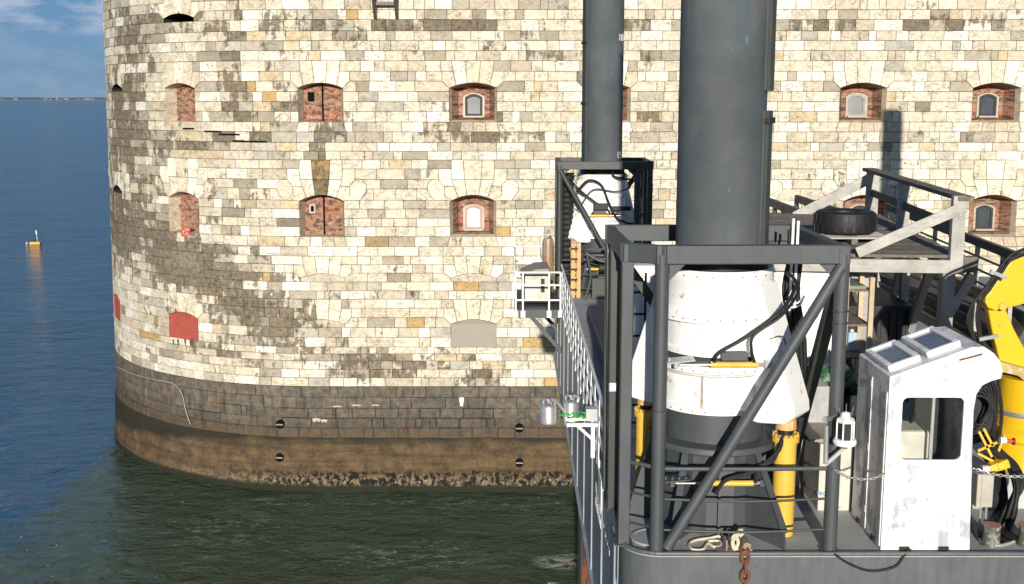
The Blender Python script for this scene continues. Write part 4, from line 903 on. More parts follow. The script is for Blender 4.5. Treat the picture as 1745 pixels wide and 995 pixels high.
t = thing('pipe_rack', 'black rung rack in front of the left end of the white container', 'rack', (1.9, 17.2, DZ))
mb = MB()
for px in (1058, 1100): a = W(px, 500, 17.2); mb.tube((a.x, 17.2, DZ), (a.x, 17.2, 18.95), .018, 8)
for py in (498, 535, 572, 610, 690, 720): a, b = W(1058, py, 17.2), W(1100, py, 17.2); mb.tube(a, b, .018, 8)
mb.build('rack_frame', rubber, t)
mb = MB(); a = W(1092, 485, 17.1); mb.tube(a + Vector((-.14, 0, 0)), a + Vector((.04, 0, 0)), .022, 10); mb.tube(a + Vector((.0, 0, -.13)), a + Vector((.0, 0, .10)), .03, 8); mb.build('valve', rubber, t)
# ------------------------------------------------------------------ bins and crates right of the nearest frame
def crate(name, label, cat, x0, x1, y0, y1, z0, z1, mat, bv=.03): 
    t = thing(name, label, cat, (x0, y0, z0)); MB().bb((x0, y0, z0), (x1, y1, z1)).build('body', mat, t, bevel=bv); return t
teal = paint('teal_plastic', (.02, .05, .065), wear=(.05, .09, .1), amt=.3); greent = paint('green_tarp', (.03, .12, .035), wear=(.25, .3, .25), amt=.9, scale=4)
t = crate('wheelie_bin', 'dark blue waste bin draped with green tarpaulin behind the round frame post', 'bin', 4.12, 4.72, 16.2, 16.9, DZ, 17.55, teal, .05)
MB().bb((4.08, 16.15, 17.55), (4.76, 16.95, 17.62)).build('lid', teal, t, bevel=.02)
mb = MB(); random.seed(8); gx, gy = 9, 7
vs = [(4.05 + .85 * i / gx, 16.1 + .9 * j / gy, 17.64 + .09 * random.random() + .06 * math.sin(i * 1.7) - (.18 if i in (0, gx) or j in (0, gy) else 0)) for i in range(gx + 1) for j in range(gy + 1)]
mb.add(vs, [(i * (gy + 1) + j, (i + 1) * (gy + 1) + j, (i + 1) * (gy + 1) + j + 1, i * (gy + 1) + j + 1) for i in range(gx) for j in range(gy)]); tp = mb.build('green_cover', greent, t, smooth=True, angle=80)
sm = tp.modifiers.new('thick', 'SOLIDIFY'); sm.thickness = .012
crate('plastic_tote', 'black plastic tote between the round post and the white cabin', 'tote', 4.75, 5.45, 16.0, 16.9, DZ, 17.50, rubber)
crate('equipment_case', 'grey and white equipment case low behind the right jack wing', 'case', 3.90, 4.35, 15.6, 16.1, DZ, 17.62, paint('case_grey', (.35, .35, .34), amt=.6), .03)
t = thing('steel_trolley', 'low brown pipe-framed trolley behind the yellow ram', 'trolley', (4.2, 15.6, DZ)); mb = MB()
mb.path([(3.95, 15.3, DZ), (3.95, 15.3, 17.0), (4.6, 15.3, 16.98), (4.6, 15.3, DZ)], .022, 8, sub=2); mb.build('hoop', paint('brown_pipe', (.16, .10, .06), amt=.5), t)
MB().bb((4.0, 15.35, DZ + .1), (4.5, 15.9, DZ + .16)).build('tray', steel, t)
t = thing('timber_crate', 'pale board crate with faint blue lettering standing behind the round post', 'crate', (4.0, 14.7, DZ))
cx0, cx1 = W(1394, 850, 14.7).x, W(1450, 850, 14.7).x
zc1 = W(1394, 757, 14.7).z
paleb = paint('pale_board', (.56, .52, .43), wear=(.3, .24, .17), amt=.7, scale=2.5)
MB().bb((cx0, 14.7, DZ), (cx1, 15.5, zc1)).build('side_board', paleb, t, bevel=.01)
MB().bb((cx0 - .12, 14.8, zc1), (cx1 + .02, 15.9, zc1 + .04)).build('lid', paint('old_ply_lid', (.33, .27, .19), wear=(.5, .46, .38), amt=1), t)
p = W(1408, 842, 14.69); text_mesh('TROSAN', .075, (p.x + .01, 14.692, p.z), (R(90), 0, 0), paint('blue_print', (.03, .16, .42), amt=0), t)
# ------------------------------------------------------------------ marine lantern on its bracket
lx, ly = W(1440, 740, 13.05).x, 13.05; zz = lambda y: W(1440, y, ly).z
t = thing('marine_lantern', 'small white six-sided lantern on a bracket beside the round post', 'lantern', (lx, ly, zz(760)))
mb = MB(); mb.lathe((lx, ly, 0), [(0, zz(757)), (.125, zz(757)), (.135, zz(752)), (.12, zz(747)), (0, zz(747))], 28); mb.build('base', railw, t, smooth=True)
mb = MB(); mb.lathe((lx, ly, 0), [(0, zz(719)), (.105, zz(719)), (.10, zz(713)), (.05, zz(710)), (.05, zz(703)), (0, zz(701))], 6); mb.build('cap', railw, t)
mb = MB(); mb.lathe((lx, ly, 0), [(.088, zz(748)), (.088, zz(718))], 6); mb.build('dark_panes', rubber, t)
mb = MB()
for k in range(6): a = R(60 * k); mb.bar((lx + .098 * math.cos(a), ly + .098 * math.sin(a), zz(748)), (lx + .098 * math.cos(a), ly + .098 * math.sin(a), zz(718)), .016, .016)
mb.build('corner_bars', railw, t)
mb = MB()
for dx, dy in ((-.06, -.02), (-.0, 0), (.06, .02)): mb.tube((lx + dx, ly + dy, zz(712)), (lx + dx * 1.5, ly + dy, zz(688 + 300 * abs(dy))), .004, 5)
mb.build('bird_spikes', zinc, t)
mb = MB(); mb.bar((lx + .02, ly, zz(760)), (W(1407, 793, ly).x, ly + .03, W(1407, 793, ly).z), .05, .04); a = W(1407, 790, ly); mb.tube(a, W(1408, 725, ly), .028, 12); mb.bar(W(1405, 715, ly), (NX + 1.2, NY - 1.12, W(1405, 722, ly).z), .05, .05); mb.build('bracket', zinc, t)
MB().tube((lx, ly, zz(763)), (lx, ly, zz(757)), .04, 10).build('rusty_hub', rustm, t)
# ------------------------------------------------------------------ operator cabin
YC, DC = 13.32, 1.22
prof_px = [(1503, 940), (1652, 940), (1656, 800), (1659, 700), (1664, 672), (1674, 657), (1690, 649), (1706, 645), (1709, 632), (1705, 616), (1694, 602), (1676, 590), (1655, 592), (1512, 642)]
prof = [W(x, y, YC) for x, y in prof_px]; prof[0].z = prof[1].z = DZ + .01
prof[0].x = prof[-1].x = W(1508, 800, YC).x
t = thing('operator_cabin', 'narrow white weathered operator cabin with side window standing at the front deck edge', 'cabin', (prof[0].x, YC, DZ))
sh = MB().prism([p.copy() for p in prof], (0, DC, 0)).build('shell', white2, t)
cen = sum(prof, Vector()) / len(prof)
inner = MB().prism([Vector((cen.x + (p.x - cen.x) * .93, YC + .04, cen.z + (p.z - cen.z) * .965)) for p in prof], (0, DC - .08, 0)).build('cut', white2)
a, b = W(1530, 785, YC), W(1645, 675, YC)
def rrect(x0, z0, x1, z1, r_, y, n=5):
    o_ = []
    for cx_, cz_, a0 in ((x1 - r_, z1 - r_, 0), (x0 + r_, z1 - r_, 90), (x0 + r_, z0 + r_, 180), (x1 - r_, z0 + r_, 270)):
        o_ += [Vector((cx_ + r_ * math.cos(R(a0 + 90 * k / n)), y, cz_ + r_ * math.sin(R(a0 + 90 * k / n)))) for k in range(n + 1)]
    return o_
cut1 = MB().prism(rrect(a.x, a.z, b.x, b.z, .08, YC - .2), (0, DC + .5, 0)).build('cut', white2)
bool_sub(sh, [inner, cut1])
bv = sh.modifiers.new('bevel', 'BEVEL'); bv.width = .012; bv.segments = 2; bv.limit_method = 'ANGLE'; bv.angle_limit = R(30)
o1_, o2_ = rrect(a.x - .035, a.z - .035, b.x + .035, b.z + .035, .11, YC - .018), rrect(a.x + .012, a.z + .012, b.x - .012, b.z - .012, .07, YC - .018)
n = len(o1_); mb = MB(); vs = o1_ + o2_ + [p + Vector((0, .03, 0)) for p in o1_] + [p + Vector((0, .03, 0)) for p in o2_]
mb.add(vs, [(k, (k + 1) % n, n + (k + 1) % n, n + k) for k in range(n)] + [(k, 2 * n + k, 2 * n + (k + 1) % n, (k + 1) % n) for k in range(n)] + [(n + k, n + (k + 1) % n, 3 * n + (k + 1) % n, 3 * n + k) for k in range(n)])
wn = mb.build('window_frame', railw, t, smooth=True)
MB().prism([p + Vector((0, .02, 0)) for p in o2_], (0, .008, 0)).build('window_pane', glass, wn)
xm = W(1590, 700, YC).x; MB().bb((xm - .016, YC - .012, a.z + .01), (xm + .016, YC + .015, b.z - .01)).build('window_mullion', zinc, wn)
MB().bb((a.x + .0, YC + .2, DZ + .3), (xm + .06, YC + .7, a.z + .30)).build('seat', paint('white_seat', (.8, .78, .72), amt=.4), t, bevel=.04)
MB().bb((xm + .10, YC + .9, DZ + .3), (b.x + .1, YC + 1.1, b.z + .05)).build('control_column', steel_d, t, bevel=.03)
MB().tube((xm - .1, YC + .6, a.z + .1), (xm - .02, YC + .55, a.z + .42), .018, 8).build('control_lever', rubber, t)
# left side panel joints, feet
mb = MB(); mb.bb((prof[0].x - .012, YC + .04, DZ + .05), (prof[0].x - .001, YC + .09, 18.1)); mb.bb((prof[0].x - .010, YC + .62, DZ + .05), (prof[0].x - .001, YC + .65, 18.15)); mb.build('panel_seam', white2, t)
for px in (1540, 1607): q = W(px, 937, YC); mb = MB(); mb.box((q.x, YC - .006, DZ + .035), (.12, .03, .045)); mb.build('lifting_slot', rubber, t)
for yy in (.3, .9): mb = MB(); mb.box((prof[0].x - .005, YC + yy, DZ + .05), (.03, .13, .05)); mb.build('lifting_slot', rubber, t)
for zz_ in (DZ + .3, DZ + 1.1, DZ + 1.9): mb = MB(); mb.box((prof[0].x - .012, YC + .66, zz_), (.02, .07, .09)); mb.build('door_hinge', seam_m, t)
# skylights
top_l, top_r = prof[-1], prof[-2]
sl = (top_r - top_l).normalized(); nrm = Vector((-sl.z, 0, sl.x)); slen = (top_r - top_l).length
for q0, q1 in ((.05, .45), (.53, .95)):
    o_ = top_l + sl * slen * q0 + Vector((0, .16, 0)); ww = slen * (q1 - q0); dd = DC - .30
    fr = MB(); 
    for (sx0, sx1, sy0, sy1) in ((0, ww, 0, .07), (0, ww, dd - .07, dd), (0, .07, .07, dd - .07), (ww - .07, ww, .07, dd - .07)):
        fr.prism([o_ + sl * sx0 + Vector((0, sy0, 0)), o_ + sl * sx1 + Vector((0, sy0, 0)), o_ + sl * sx1 + Vector((0, sy1, 0)), o_ + sl * sx0 + Vector((0, sy1, 0))], nrm * .075)
    k_ = fr.build('skylight', whitep, t, bevel=.012)
    sg = NT('skylight_glass') if 'skylight_glass' not in bpy.data.materials else None
    if sg: v = sg.coord('Object'); skg = sg.fin(sg.mix(sg.noise(v, 2, 4), (.10, .12, .14), (.22, .25, .27)), .06); sg.b.inputs['Specular IOR Level'].default_value = .9
    MB().prism([o_ + sl * .07 + Vector((0, .07, 0)) + nrm * .03, o_ + sl * (ww - .07) + Vector((0, .07, 0)) + nrm * .03, o_ + sl * (ww - .07) + Vector((0, dd - .07, 0)) + nrm * .03, o_ + sl * .07 + Vector((0, dd - .07, 0)) + nrm * .03], nrm * .012).build('skylight_pane', skg, k_)
mb = MB(); q = top_l + sl * slen * .86 - Vector((0, .006, .1)); mb.bar(q, q + Vector((.26, 0, .07)), .012, .02); mb.build('rust_streak', rustm, t)
# ------------------------------------------------------------------ chains, ropes, cables
def chain(name, label, pts, link, r_, mat, group=None):
    P = [Vector(p) for p in pts]; seg = []; L_ = 0
    fine = []
    for a, b in zip(P, P[1:]): fine += [a.lerp(b, k / 20) for k in range(20)]
    fine.append(P[-1]); mb = MB(); d = 0; last = fine[0]; k = 0
    acc = 0; pos = [fine[0]]
    for a, b in zip(fine, fine[1:]):
        acc += (b - a).length
        if acc >= link * .72: pos.append(b); acc = 0
    for i, (a, b) in enumerate(zip(pos, pos[1:])):
        m = (a + b) / 2; d = (b - a).normalized(); up = Vector((0, 1, 0)) if abs(d.y) < .9 else Vector((1, 0, 0)); s1 = d.cross(up).normalized(); s2 = d.cross(s1)
        wv = s1 if i % 2 else s2; hl, hw = link / 2, link * .29
        mb.path([m + d * (hl * math.cos(q)) + wv * (hw * math.sin(q)) for q in [2 * math.pi * j / 8 for j in range(8)]], r_, 6, closed=True, sub=2)
    o = mb.build(name, mat, None, smooth=True); tag(o, label, 'chain', group); return o
c1 = W(1421, 800, 13.2); c2 = prof[0].copy(); c2.z = W(1508, 806, YC).z; c2.y = YC - .02
mid = (c1 + c2) / 2 + Vector((0, -.02, -.09))
chain('barrier_chain', 'thin pale chain slung between the round frame post and the cabin', [c1, (c1 + mid) / 2 + Vector((0, 0, -.03)), mid, (c2 + mid) / 2 + Vector((0, 0, -.03)), c2], .05, .007, zinc)
q1, q2 = W(1657, 798, YC - .03), W(1800, 815, 13.2)
chain('barrier_chain', 'thin pale chain running from the cabin to the right edge past the hoses', [q1, W(1690, 808, 13.2), W(1720, 812, 13.2), W(1760, 812, 13.2), q2], .05, .007, zinc)
g = W(1272, 925, 13.1)
chain('mooring_chain', 'heavy rusty chain hanging over the front edge of the hull', [(g.x, 13.25, DZ + .08), (g.x, 13.13, DZ + .03), (g.x + .01, 13.12, 15.6), (g.x, 13.13, 14.6)], .15, .022, rustm)
t = thing('mooring_bracket', 'rusty pad eye plates at the front deck edge under the knotted rope', 'bracket', (W(1240, 935, 13.3).x, 13.3, DZ)); xx = W(1235, 935, 13.3).x
mb = MB(); mb.bb((xx - .10, 13.22, DZ), (xx + .12, 13.5, DZ + .03)); mb.bb((xx + .0, 13.24, DZ + .03), (xx + .025, 13.42, DZ + .16)); mb.bb((xx + .17, 13.24, DZ), (xx + .32, 13.5, DZ + .05)); mb.tube((xx + .25, 13.22, DZ + .09), (xx + .25, 13.5, DZ + .09), .05, 14); mb.build('pad_eye', paint('rusty_grey', (.25, .20, .16), wear=(.4, .3, .2), amt=1.2, scale=6), t, bevel=.008)
t = thing('rope_loop', 'pale rope eye lying looped on the deck at the front edge', 'rope', (2.3, 13.5, DZ))
P_ = lambda x, y, dz=.02: WZ(x, y, DZ + dz)
mb = MB(); mb.path([P_(1238, 921), P_(1225, 914, .04), P_(1210, 917), P_(1188, 920), P_(1175, 926), P_(1180, 936), P_(1198, 936), P_(1206, 926), P_(1218, 932), P_(1228, 930), P_(1226, 922), P_(1206, 922)], .017, 8); mb.build('rope', ropem, t, smooth=True)
t = thing('knotted_rope', 'knotted cream rope standing beside the rusty chain', 'rope', tuple(P_(1255, 935)))
mb = MB(); mb.path([W(1262, 902, 13.35), W(1255, 914, 13.35), W(1248, 924, 13.3), W(1252, 936, 13.28), W(1258, 926, 13.3), W(1254, 912, 13.33), W(1248, 918, 13.35), W(1252, 932, 13.3), W(1262, 935, 13.28), W(1268, 928, 13.3), W(1273, 940, 13.2)], .022, 8)
mb.path([W(1262, 902, 13.35), W(1266, 908, 13.35), W(1260, 914, 13.33)], .02, 8); mb.build('rope', ropem, t, smooth=True)
mb = MB(); mb.path([W(1246, 904, 13.4), W(1242, 916, 13.4), W(1250, 930, 13.35), W(1262, 930, 13.35)], .022, 7); mb.build('black_strap', rubber, t, smooth=True)
t = thing('power_cable', 'black cable drooping over the hull edge below the cabin', 'cable', (3.9, 13.2, DZ))
mb = MB(); mb.path([WZ(1404, 905, DZ + .02), WZ(1412, 930, DZ + .02), W(1425, 946, 13.16), W(1450, 962, 13.16), W(1485, 973, 13.16), W(1525, 966, 13.16), W(1542, 945, 13.18), WZ(1552, 937, DZ + .03)], .014, 8); mb.build('cable', rubber, t, smooth=True)
t = thing('deck_manhole', 'round hatch ring set in the deck inside the left corner of the nearest frame', 'hatch', (1.6, 13.75, DZ)); p = WZ(1116, 917, DZ)
mb = MB(); mb.lathe((p.x, p.y, 0), [(.30, DZ), (.30, DZ + .02), (.27, DZ + .025), (.255, DZ + .012), (0, DZ + .012)], 40); mb.build('ring', deckm, t, smooth=True)
MB().tube((p.x - .02, p.y - .02, DZ + .012), (p.x - .02, p.y - .02, DZ + .03), .02, 8).build('lug', railw, t)
# ------------------------------------------------------------------ sensor bracket on the hull side
by = 17.4; t = thing('sensor_bracket', 'white angle bracket fixed outside the hull carrying a grey box and green rope', 'bracket', (XL, by, 16.6))
za = W(990, 713, by).z; xl = W(964, 713, by).x
mb = MB(); mb.bar((xl, by, za), (XL - .0, by, za), .07, .05); mb.bar((xl, by - .35, za), (XL, by - .35, za), .05, .05); mb.bar((XL - .06, by - .35, za), (XL - .06, by, za), .05, .05); mb.bar((XL - .09, by, za - .02), (XL - .09, by, za - .62), .06, .05); mb.bar((XL - .01, by - .02, za), (XL - .01, by - .02, za - .70), .05, .05); mb.bar((XL - .42, by, za - .03), (XL - .06, by, za - .36), .04, .04); mb.build('arm', railw, t)
p = W(1008, 694, by - .2); MB().box((p.x, by - .2, za + .13), (.18, .2, .19)).build('junction_box', paint('light_grey_box', (.45, .45, .44), amt=.3), t, bevel=.012)
mb = MB(); random.seed(9); gp = [(xl - .10 + .05 * k + random.uniform(-.02, .02), by - .05 + random.uniform(-.08, .05), za + .06 + random.uniform(0, .07)) for k in range(14)]; mb.path(gp, .014, 6); mb.path([(a[0] + .12, a[1] - .08, a[2] - .02) for a in gp[:10]], .014, 6); mb.build('green_rope', paint('green_rope', (.04, .36, .05), amt=.2), t, smooth=True)
for k, (px, yy, zt2, rr, h2) in enumerate(((935, 17.5, W(935, 690, 17.5).z, .135, .28), (973, 17.5, W(973, 690, 17.5).z + .06, .125, .36))):
    x = W(px, 700, yy).x; q = thing('metal_can', ['shiny metal can hanging free left of the white bracket', 'shiny metal can hanging under the white bracket arm'][k], 'canister', (x, yy, zt2 - h2), 'metal cans on the bracket')
    mb = MB(); mb.lathe((x, yy, 0), [(0, zt2 - h2), (rr, zt2 - h2), (rr * 1.03, zt2 - h2 + .02), (rr, zt2 - h2 + .04), (rr, zt2 - .02), (rr * .9, zt2), (0, zt2)], 30); mb.build('can', zinc, q, smooth=True)
    mb = MB()
    for j in range(5): aa = 1.26 * j; mb.path([(x + .09 * math.cos(aa), yy + .09 * math.sin(aa), zt2), (x + .10 * math.cos(aa), yy + .10 * math.sin(aa), zt2 + .07), (x + .03 * math.cos(aa), yy, zt2 + .09), (x, yy, zt2 + .03)], .016, 6)
    mb.path([(x, yy, zt2 + .05), (x + .12, yy - .02, zt2 + .06), (xl + (.0 if k == 0 else .1), yy - .05, za + .05)], .018, 6); mb.build('shackle', zinc, q, smooth=True)
# ------------------------------------------------------------------ timber landing stage
SZ = 19.16
A = Vector((7.42, 24.2, SZ)); C = Vector((6.72, 17.6, SZ)); Bp = C.lerp(A, .56)
sdir = (A - C).normalized(); xdir = Vector((sdir.y, -sdir.x, 0)) * -1     # towards the left
t = thing('timber_stage', 'raised weathered timber landing stage on square posts behind the cabin', 'landing stage', tuple(C))
wd_l = 2.95
mb = MB(); random.seed(6); L_ = (A - C).length; n = 46
for k in range(n):     # planks run across the stage
    p = C + sdir * (L_ * (k + .5) / n); dz = random.uniform(-.006, .006)
    mb.bar(p + Vector((.12 + random.uniform(-.02, .03), 0, -.03 + dz)), p + xdir * (wd_l + random.uniform(0, .05)) + Vector((0, 0, -.03 + dz)), L_ / n - .012, .045)
mb.build('decking', wood_dk, t)
mb = MB(); mb.bar(C + Vector((-.02, -.05, -.17)), C + xdir * wd_l + Vector((0, -.05, -.17)), .07, .20); mb.build('front_beam', wood, t, bevel=.008)
mb = MB(); mb.bar(C + Vector((.06, 0, -.17)), A + Vector((.06, 0, -.17)), .16, .22); mb.bar(C + Vector((.34, .1, -.15)), C + Vector((-.1, .1, -.15)), .16, .24); mb.build('side_beam', wood_dk, t, bevel=.008)
mb = MB(); mb.bar(C + xdir * wd_l + Vector((0, 0, -.17)), A + xdir * wd_l + Vector((0, 0, -.17)), .12, .2); mb.build('side_beam', wood_dk, t)
legs = [C + Vector((-.10, .06, 0)), C + xdir * 1.05 + Vector((0, .9, 0)), C.lerp(A, .5) + Vector((0, 0, 0)), A.copy(), A + xdir * 2.5, C.lerp(A, .55) + xdir * 1.1, C.lerp(A, .55) + xdir * 2.5]
for k, p in enumerate(legs):
    mb = MB(); h_ = .19 if k < 2 else .15; mb.bb((p.x - h_ / 2, p.y - h_ / 2, DZ), (p.x + h_ / 2, p.y + h_ / 2, SZ - .07)); mb.build('leg', wood, t, bevel=.01)
for (a, b) in ((C + Vector((.28, .05, -.3)), C + Vector((-.08, .05, -.95))), (C.lerp(A, .5) + Vector((0, 0, -.2)), C.lerp(A, .5) + sdir * 1.3 + Vector((0, 0, -2))), (C.lerp(A, .2) + Vector((0, 0, -.2)), C.lerp(A, .5) + Vector((0, 0, -2.4))), (C.lerp(A, .55) + xdir * 1.1 + Vector((0, 0, -.2)), C.lerp(A, .3) + xdir * .6 + Vector((0, 0, -2.2))), (C.lerp(A, .55) + xdir * 1.1 + Vector((0, 0, -.2)), C.lerp(A, .8) + xdir * 1.6 + Vector((0, 0, -2.2))), (A + xdir * .3 + Vector((0, 0, -.2)), A + xdir * 1.6 + Vector((0, 0, -2.3)))):
    mb = MB(); mb.bar(a, b, .12, .14); mb.build('brace', wood, t, bevel=.008)
def post(p, wv, h_, m=wood): mb = MB(); mb.bb((p.x - wv / 2, p.y - .06, SZ - .28), (p.x + wv / 2, p.y + .06, SZ + h_)); return mb.build('railing_post', m, t, bevel=.008)
post(C + Vector((-.02, -.02, 0)), .20, .90); post(Bp, .20, .84); post(A, .24, .86)
mb = MB(); mb.bar(C + Vector((.06, -.1, .86)), A + Vector((-.10, 0, .90)), .24, .07); mb.build('handrail', wood_dk, t, bevel=.008)
mb = MB(); mb.bar(C + Vector((.02, 0, .40)), A + Vector((0, 0, .42)), .05, .14); mb.build('mid_rail', wood_dk, t, bevel=.006)
mb = MB(); mb.bar(C + Vector((-.06, -.10, .70)), C + xdir * 1.50 + Vector((0, -.12, .03)), .045, .165); mb.build('raking_board', wood, t, bevel=.006)
mb = MB(); mb.bar(A + Vector((-.08, -.08, .72)), W(1352, 374, A.y) + Vector((0, -.08, .06)), .045, .21); mb.build('raking_board', wood, t, bevel=.006)
for q in (C + Vector((-.02, -.09, .15)), C + Vector((-.02, -.09, .62)), C + Vector((.05, -.09, .7)), A + Vector((.03, -.07, .18)), A + Vector((-.07, -.07, .18)), Bp + Vector((.03, -.07, .6))):
    MB().tube(q, q + Vector((0, .03, 0)), .022, 8).build('bolt_head', zinc, t)
# gangway leading on from the stage towards the fort
t = thing('timber_gangway', 'brown timber gangway with trussed handrails sloping away behind the big tyre', 'gangway', (5.5, 27, SZ))
g0, g1 = W(1306, 342, 31), W(1420, 385, 26.0); g2, g3 = W(1357, 338, 33), W(1500, 385, 26.5)
for a, b in ((g0, g1), (g2, g3)):
    mb = MB(); mb.bar(a, b, .1, .2); mb.build('handrail', wood_dk, t)
    mb = MB(); dd = Vector((0, 0, -.75)); mb.bar(a + dd, b + dd, .1, .16); mb.build('bottom_chord', wood_dk, t)
    for k in range(8):
        p = a.lerp(b, k / 7); q = a.lerp(b, min(1, (k + .5) / 7)); mb = MB(); mb.bar(p, p + dd, .09, .09); mb.build('upright', wood_dk, t)
        mb = MB(); mb.bar(p, q + dd, .07, .07); mb.build('brace', wood_dk, t)
mb = MB(); mb.prism([g0 + Vector((0, 0, -.72)), g1 + Vector((0, 0, -.72)), g3 + Vector((0, 0, -.72)), g2 + Vector((0, 0, -.72))], (0, 0, -.06)); mb.build('walkway', wood_dk, t)
t = thing('side_gangway', 'long stepped gangway with slatted sides descending right of the timber stage', 'gangway', (8.2, 24, DZ))
def sg(a, b, nb=16):
    mb = MB(); mb.bar(a, b, .09, .16); mb.build('handrail', wood_dk, t)
    for h_ in (.28, .52, .76): mb = MB(); mb.bar(a + Vector((0, 0, -h_)), b + Vector((0, 0, -h_)), .03, .035); mb.build('slat_rail', steel_d, t)
    mb = MB(); mb.bar(a + Vector((0, 0, -1.0)), b + Vector((0, 0, -1.0)), .08, .22); mb.build('stringer', wood_dk, t)
    for k in range(nb // 2): p = a.lerp(b, k / (nb / 2 - 1)); mb = MB(); mb.bar(p, p + Vector((0, 0, -1)), .07, .09); mb.build('upright', wood, t)
sg(W(1512, 352, 29.5), W(1760, 448, 19.5)); sg(W(1440, 398, 29.5), W(1720, 520, 19.8))
a, b, c_, d_ = W(1512, 352, 29.5), W(1760, 448, 19.5), W(1720, 520, 19.8), W(1440, 398, 29.5); o_ = Vector((0, 0, -1.0)); mb = MB(); mb.prism([a + o_, b + o_, c_ + o_, d_ + o_], (0, 0, -.05)); mb.build('walkway', wood_dk, t)
# big tyre
tx, ty, tr_, tw = W(1440, 380, 19.5).x, 19.5, .50, .37
tyre = MB(); tz = SZ + .13
pr = [(r_ * .93, z) for r_, z in [(.30, .03), (.36, 0), (.47, .0), (.52, .03), (.545, .10), (.545, tw - .10), (.52, tw - .03), (.47, tw), (.36, tw), (.30, tw - .03), (.28, tw / 2), (.30, .03)]]
t = thing('truck_tyre', 'large black tyre lying flat on the timber stage as a fender', 'tyre', (tx, ty, tz))
tyre.lathe((tx, ty, tz), pr, 64); tyre.build('carcass', rubber, t, smooth=True)
mb = MB()
for k in range(48):
    a = 2 * math.pi * k / 48; mb.box((tx + .508 * math.cos(a), ty + .508 * math.sin(a), tz + tw / 2 + (.07 if k % 2 else -.07)), (.02, .045, .12), rz=a)
mb.build('tread', rubber, t)
t = thing('wooden_pallet', 'grey pallet under the big tyre', 'pallet', (tx, ty, SZ)); mb = MB()
for k in range(6): mb.bb((tx - .6, ty - .6 + .22 * k, SZ + .09), (tx + .6, ty - .45 + .22 * k, SZ + .12))
mb.build('top_boards', wood, t); mb = MB()
for k in (-.55, -.05, .45): mb.bb((tx + k, ty - .6, SZ), (tx + k + .1, ty + .65, SZ + .09))
mb.build('runner', wood_dk, t)
# timber rack with shelves under the stage
t = thing('shelf_rack', 'open timber shelving with plywood boards left under the stage', 'shelves', (5.2, 17.4, DZ))
for px, yy in ((1485, 17.35), (1467, 18.3), (1442, 17.35), (1430, 18.3)):
    x = W(px, 500, yy).x; mb = MB(); mb.bb((x - .035, yy - .035, DZ), (x + .035, yy + .035, SZ - .3)); mb.build('upright', ply, t)
xa, xb = W(1440, 500, 17.5).x, W(1483, 500, 17.5).x
for py in (497, 556, 612): z = W(1460, py, 17.4).z; mb = MB(); mb.bb((xa, 17.4, z), (xb, 18.35, z + .03)); mb.build('shelf', wood_dk, t)
z = W(1460, 497, 17.4).z + .03; mb = MB(); mb.bb((xa + .05, 17.45, z + .002), (xb - .08, 18.2, z + .05)); mb.build('stored_board', paint('ply_green', (.22, .24, .15), wear=(.1, .3, .08), amt=.7), t)
q = thing('plastic_canister', 'pale blue-white canister on the lowest shelf of the timber shelving', 'canister', (5.1, 17.8, DZ)); a = W(1450, 585, 17.9); z = W(1460, 612, 17.4).z + .03
MB().bb((a.x - .07, 17.8, z), (a.x + .07, 17.95, z + .3)).build('body', paint('pale_blue_plastic', (.4, .5, .62), amt=.1), q, bevel=.02)
MB().tube((a.x, 17.87, z + .3), (a.x, 17.87, z + .34), .025, 10).build('cap', railw, q)
# black ribbed block added where only shade lies under the stage
t = thing('shade_block', 'black block added in place of the shade under the timber stage', 'container', (5.4, 19.6, DZ))
blk = paint('shade_backdrop', (.016, .017, .018), amt=.1)
mb = MB(); mb.bb((5.25, 20.2, DZ), (7.05, 23.0, DZ + 1.75)); mb.build('wall', blk, t, bevel=.02)
mb = MB()
for k in range(12): mb.bb((5.3 + k * .145, 20.17, DZ + .1), (5.36 + k * .145, 20.2, DZ + 1.65))
mb.build('ribs', blk, t)
# ------------------------------------------------------------------ crane
CY = 15.4
def ppx(pts, y): return [W(a, b, y) for a, b in pts]
t = thing('deck_crane', 'yellow folding deck crane at the right edge of the photo', 'crane', (W(1745, 900, CY).x, CY, DZ))
cxx = W(1752, 700, CY).x
mb = MB(); mb.lathe((cxx, CY, 0), [(.52, DZ), (.52, W(1750, 800, CY).z), (.47, W(1750, 790, CY).z), (.47, W(1750, 745, CY).z), (.50, W(1750, 740, CY).z), (.50, W(1750, 728, CY).z), (.42, W(1750, 720, CY).z), (.42, W(1750, 705, CY).z), (.40, W(1750, 640, CY).z), (0, W(1750, 638, CY).z)], 40); mb.build('column', yel2, t, smooth=True)
mb = MB(); mb.lathe((cxx, CY, 0), [(.425, W(1750, 702, CY).z), (.435, W(1750, 698, CY).z), (.425, W(1750, 694, CY).z)], 40); mb.build('slew_ring', zinc, t, smooth=True)
mb = MB(); mb.prism(ppx([(1683, 520), (1700, 528), (1713, 524), (1728, 560), (1745, 592), (1800, 690), (1800, 700), (1760, 650), (1742, 640), (1706, 622), (1700, 600), (1690, 560)], CY - .12), (0, .16, 0)); mb.build('mast', yel2, t, bevel=.02)
mb = MB(); mb.prism(ppx([(1679, 516), (1680, 505), (1688, 497), (1712, 460), (1722, 447), (1760, 430), (1800, 420), (1800, 505), (1745, 518), (1712, 526), (1695, 529), (1684, 525)], CY - .22), (0, .22, 0)); bm_ = mb.build('boom', yel2, t, bevel=.015)
p = W(1697, 517, CY); MB().tube(p + Vector((0, -.25, 0)), p + Vector((0, .25, 0)), .055, 24).build('pivot_pin', yel, bm_, smooth=True, bevel=.01)
mb = MB(); mb.tube(W(1742, 590, CY + .1), W(1760, 720, CY + .1), .10, 20); mb.build('lift_cylinder', yel2, t, smooth=True)
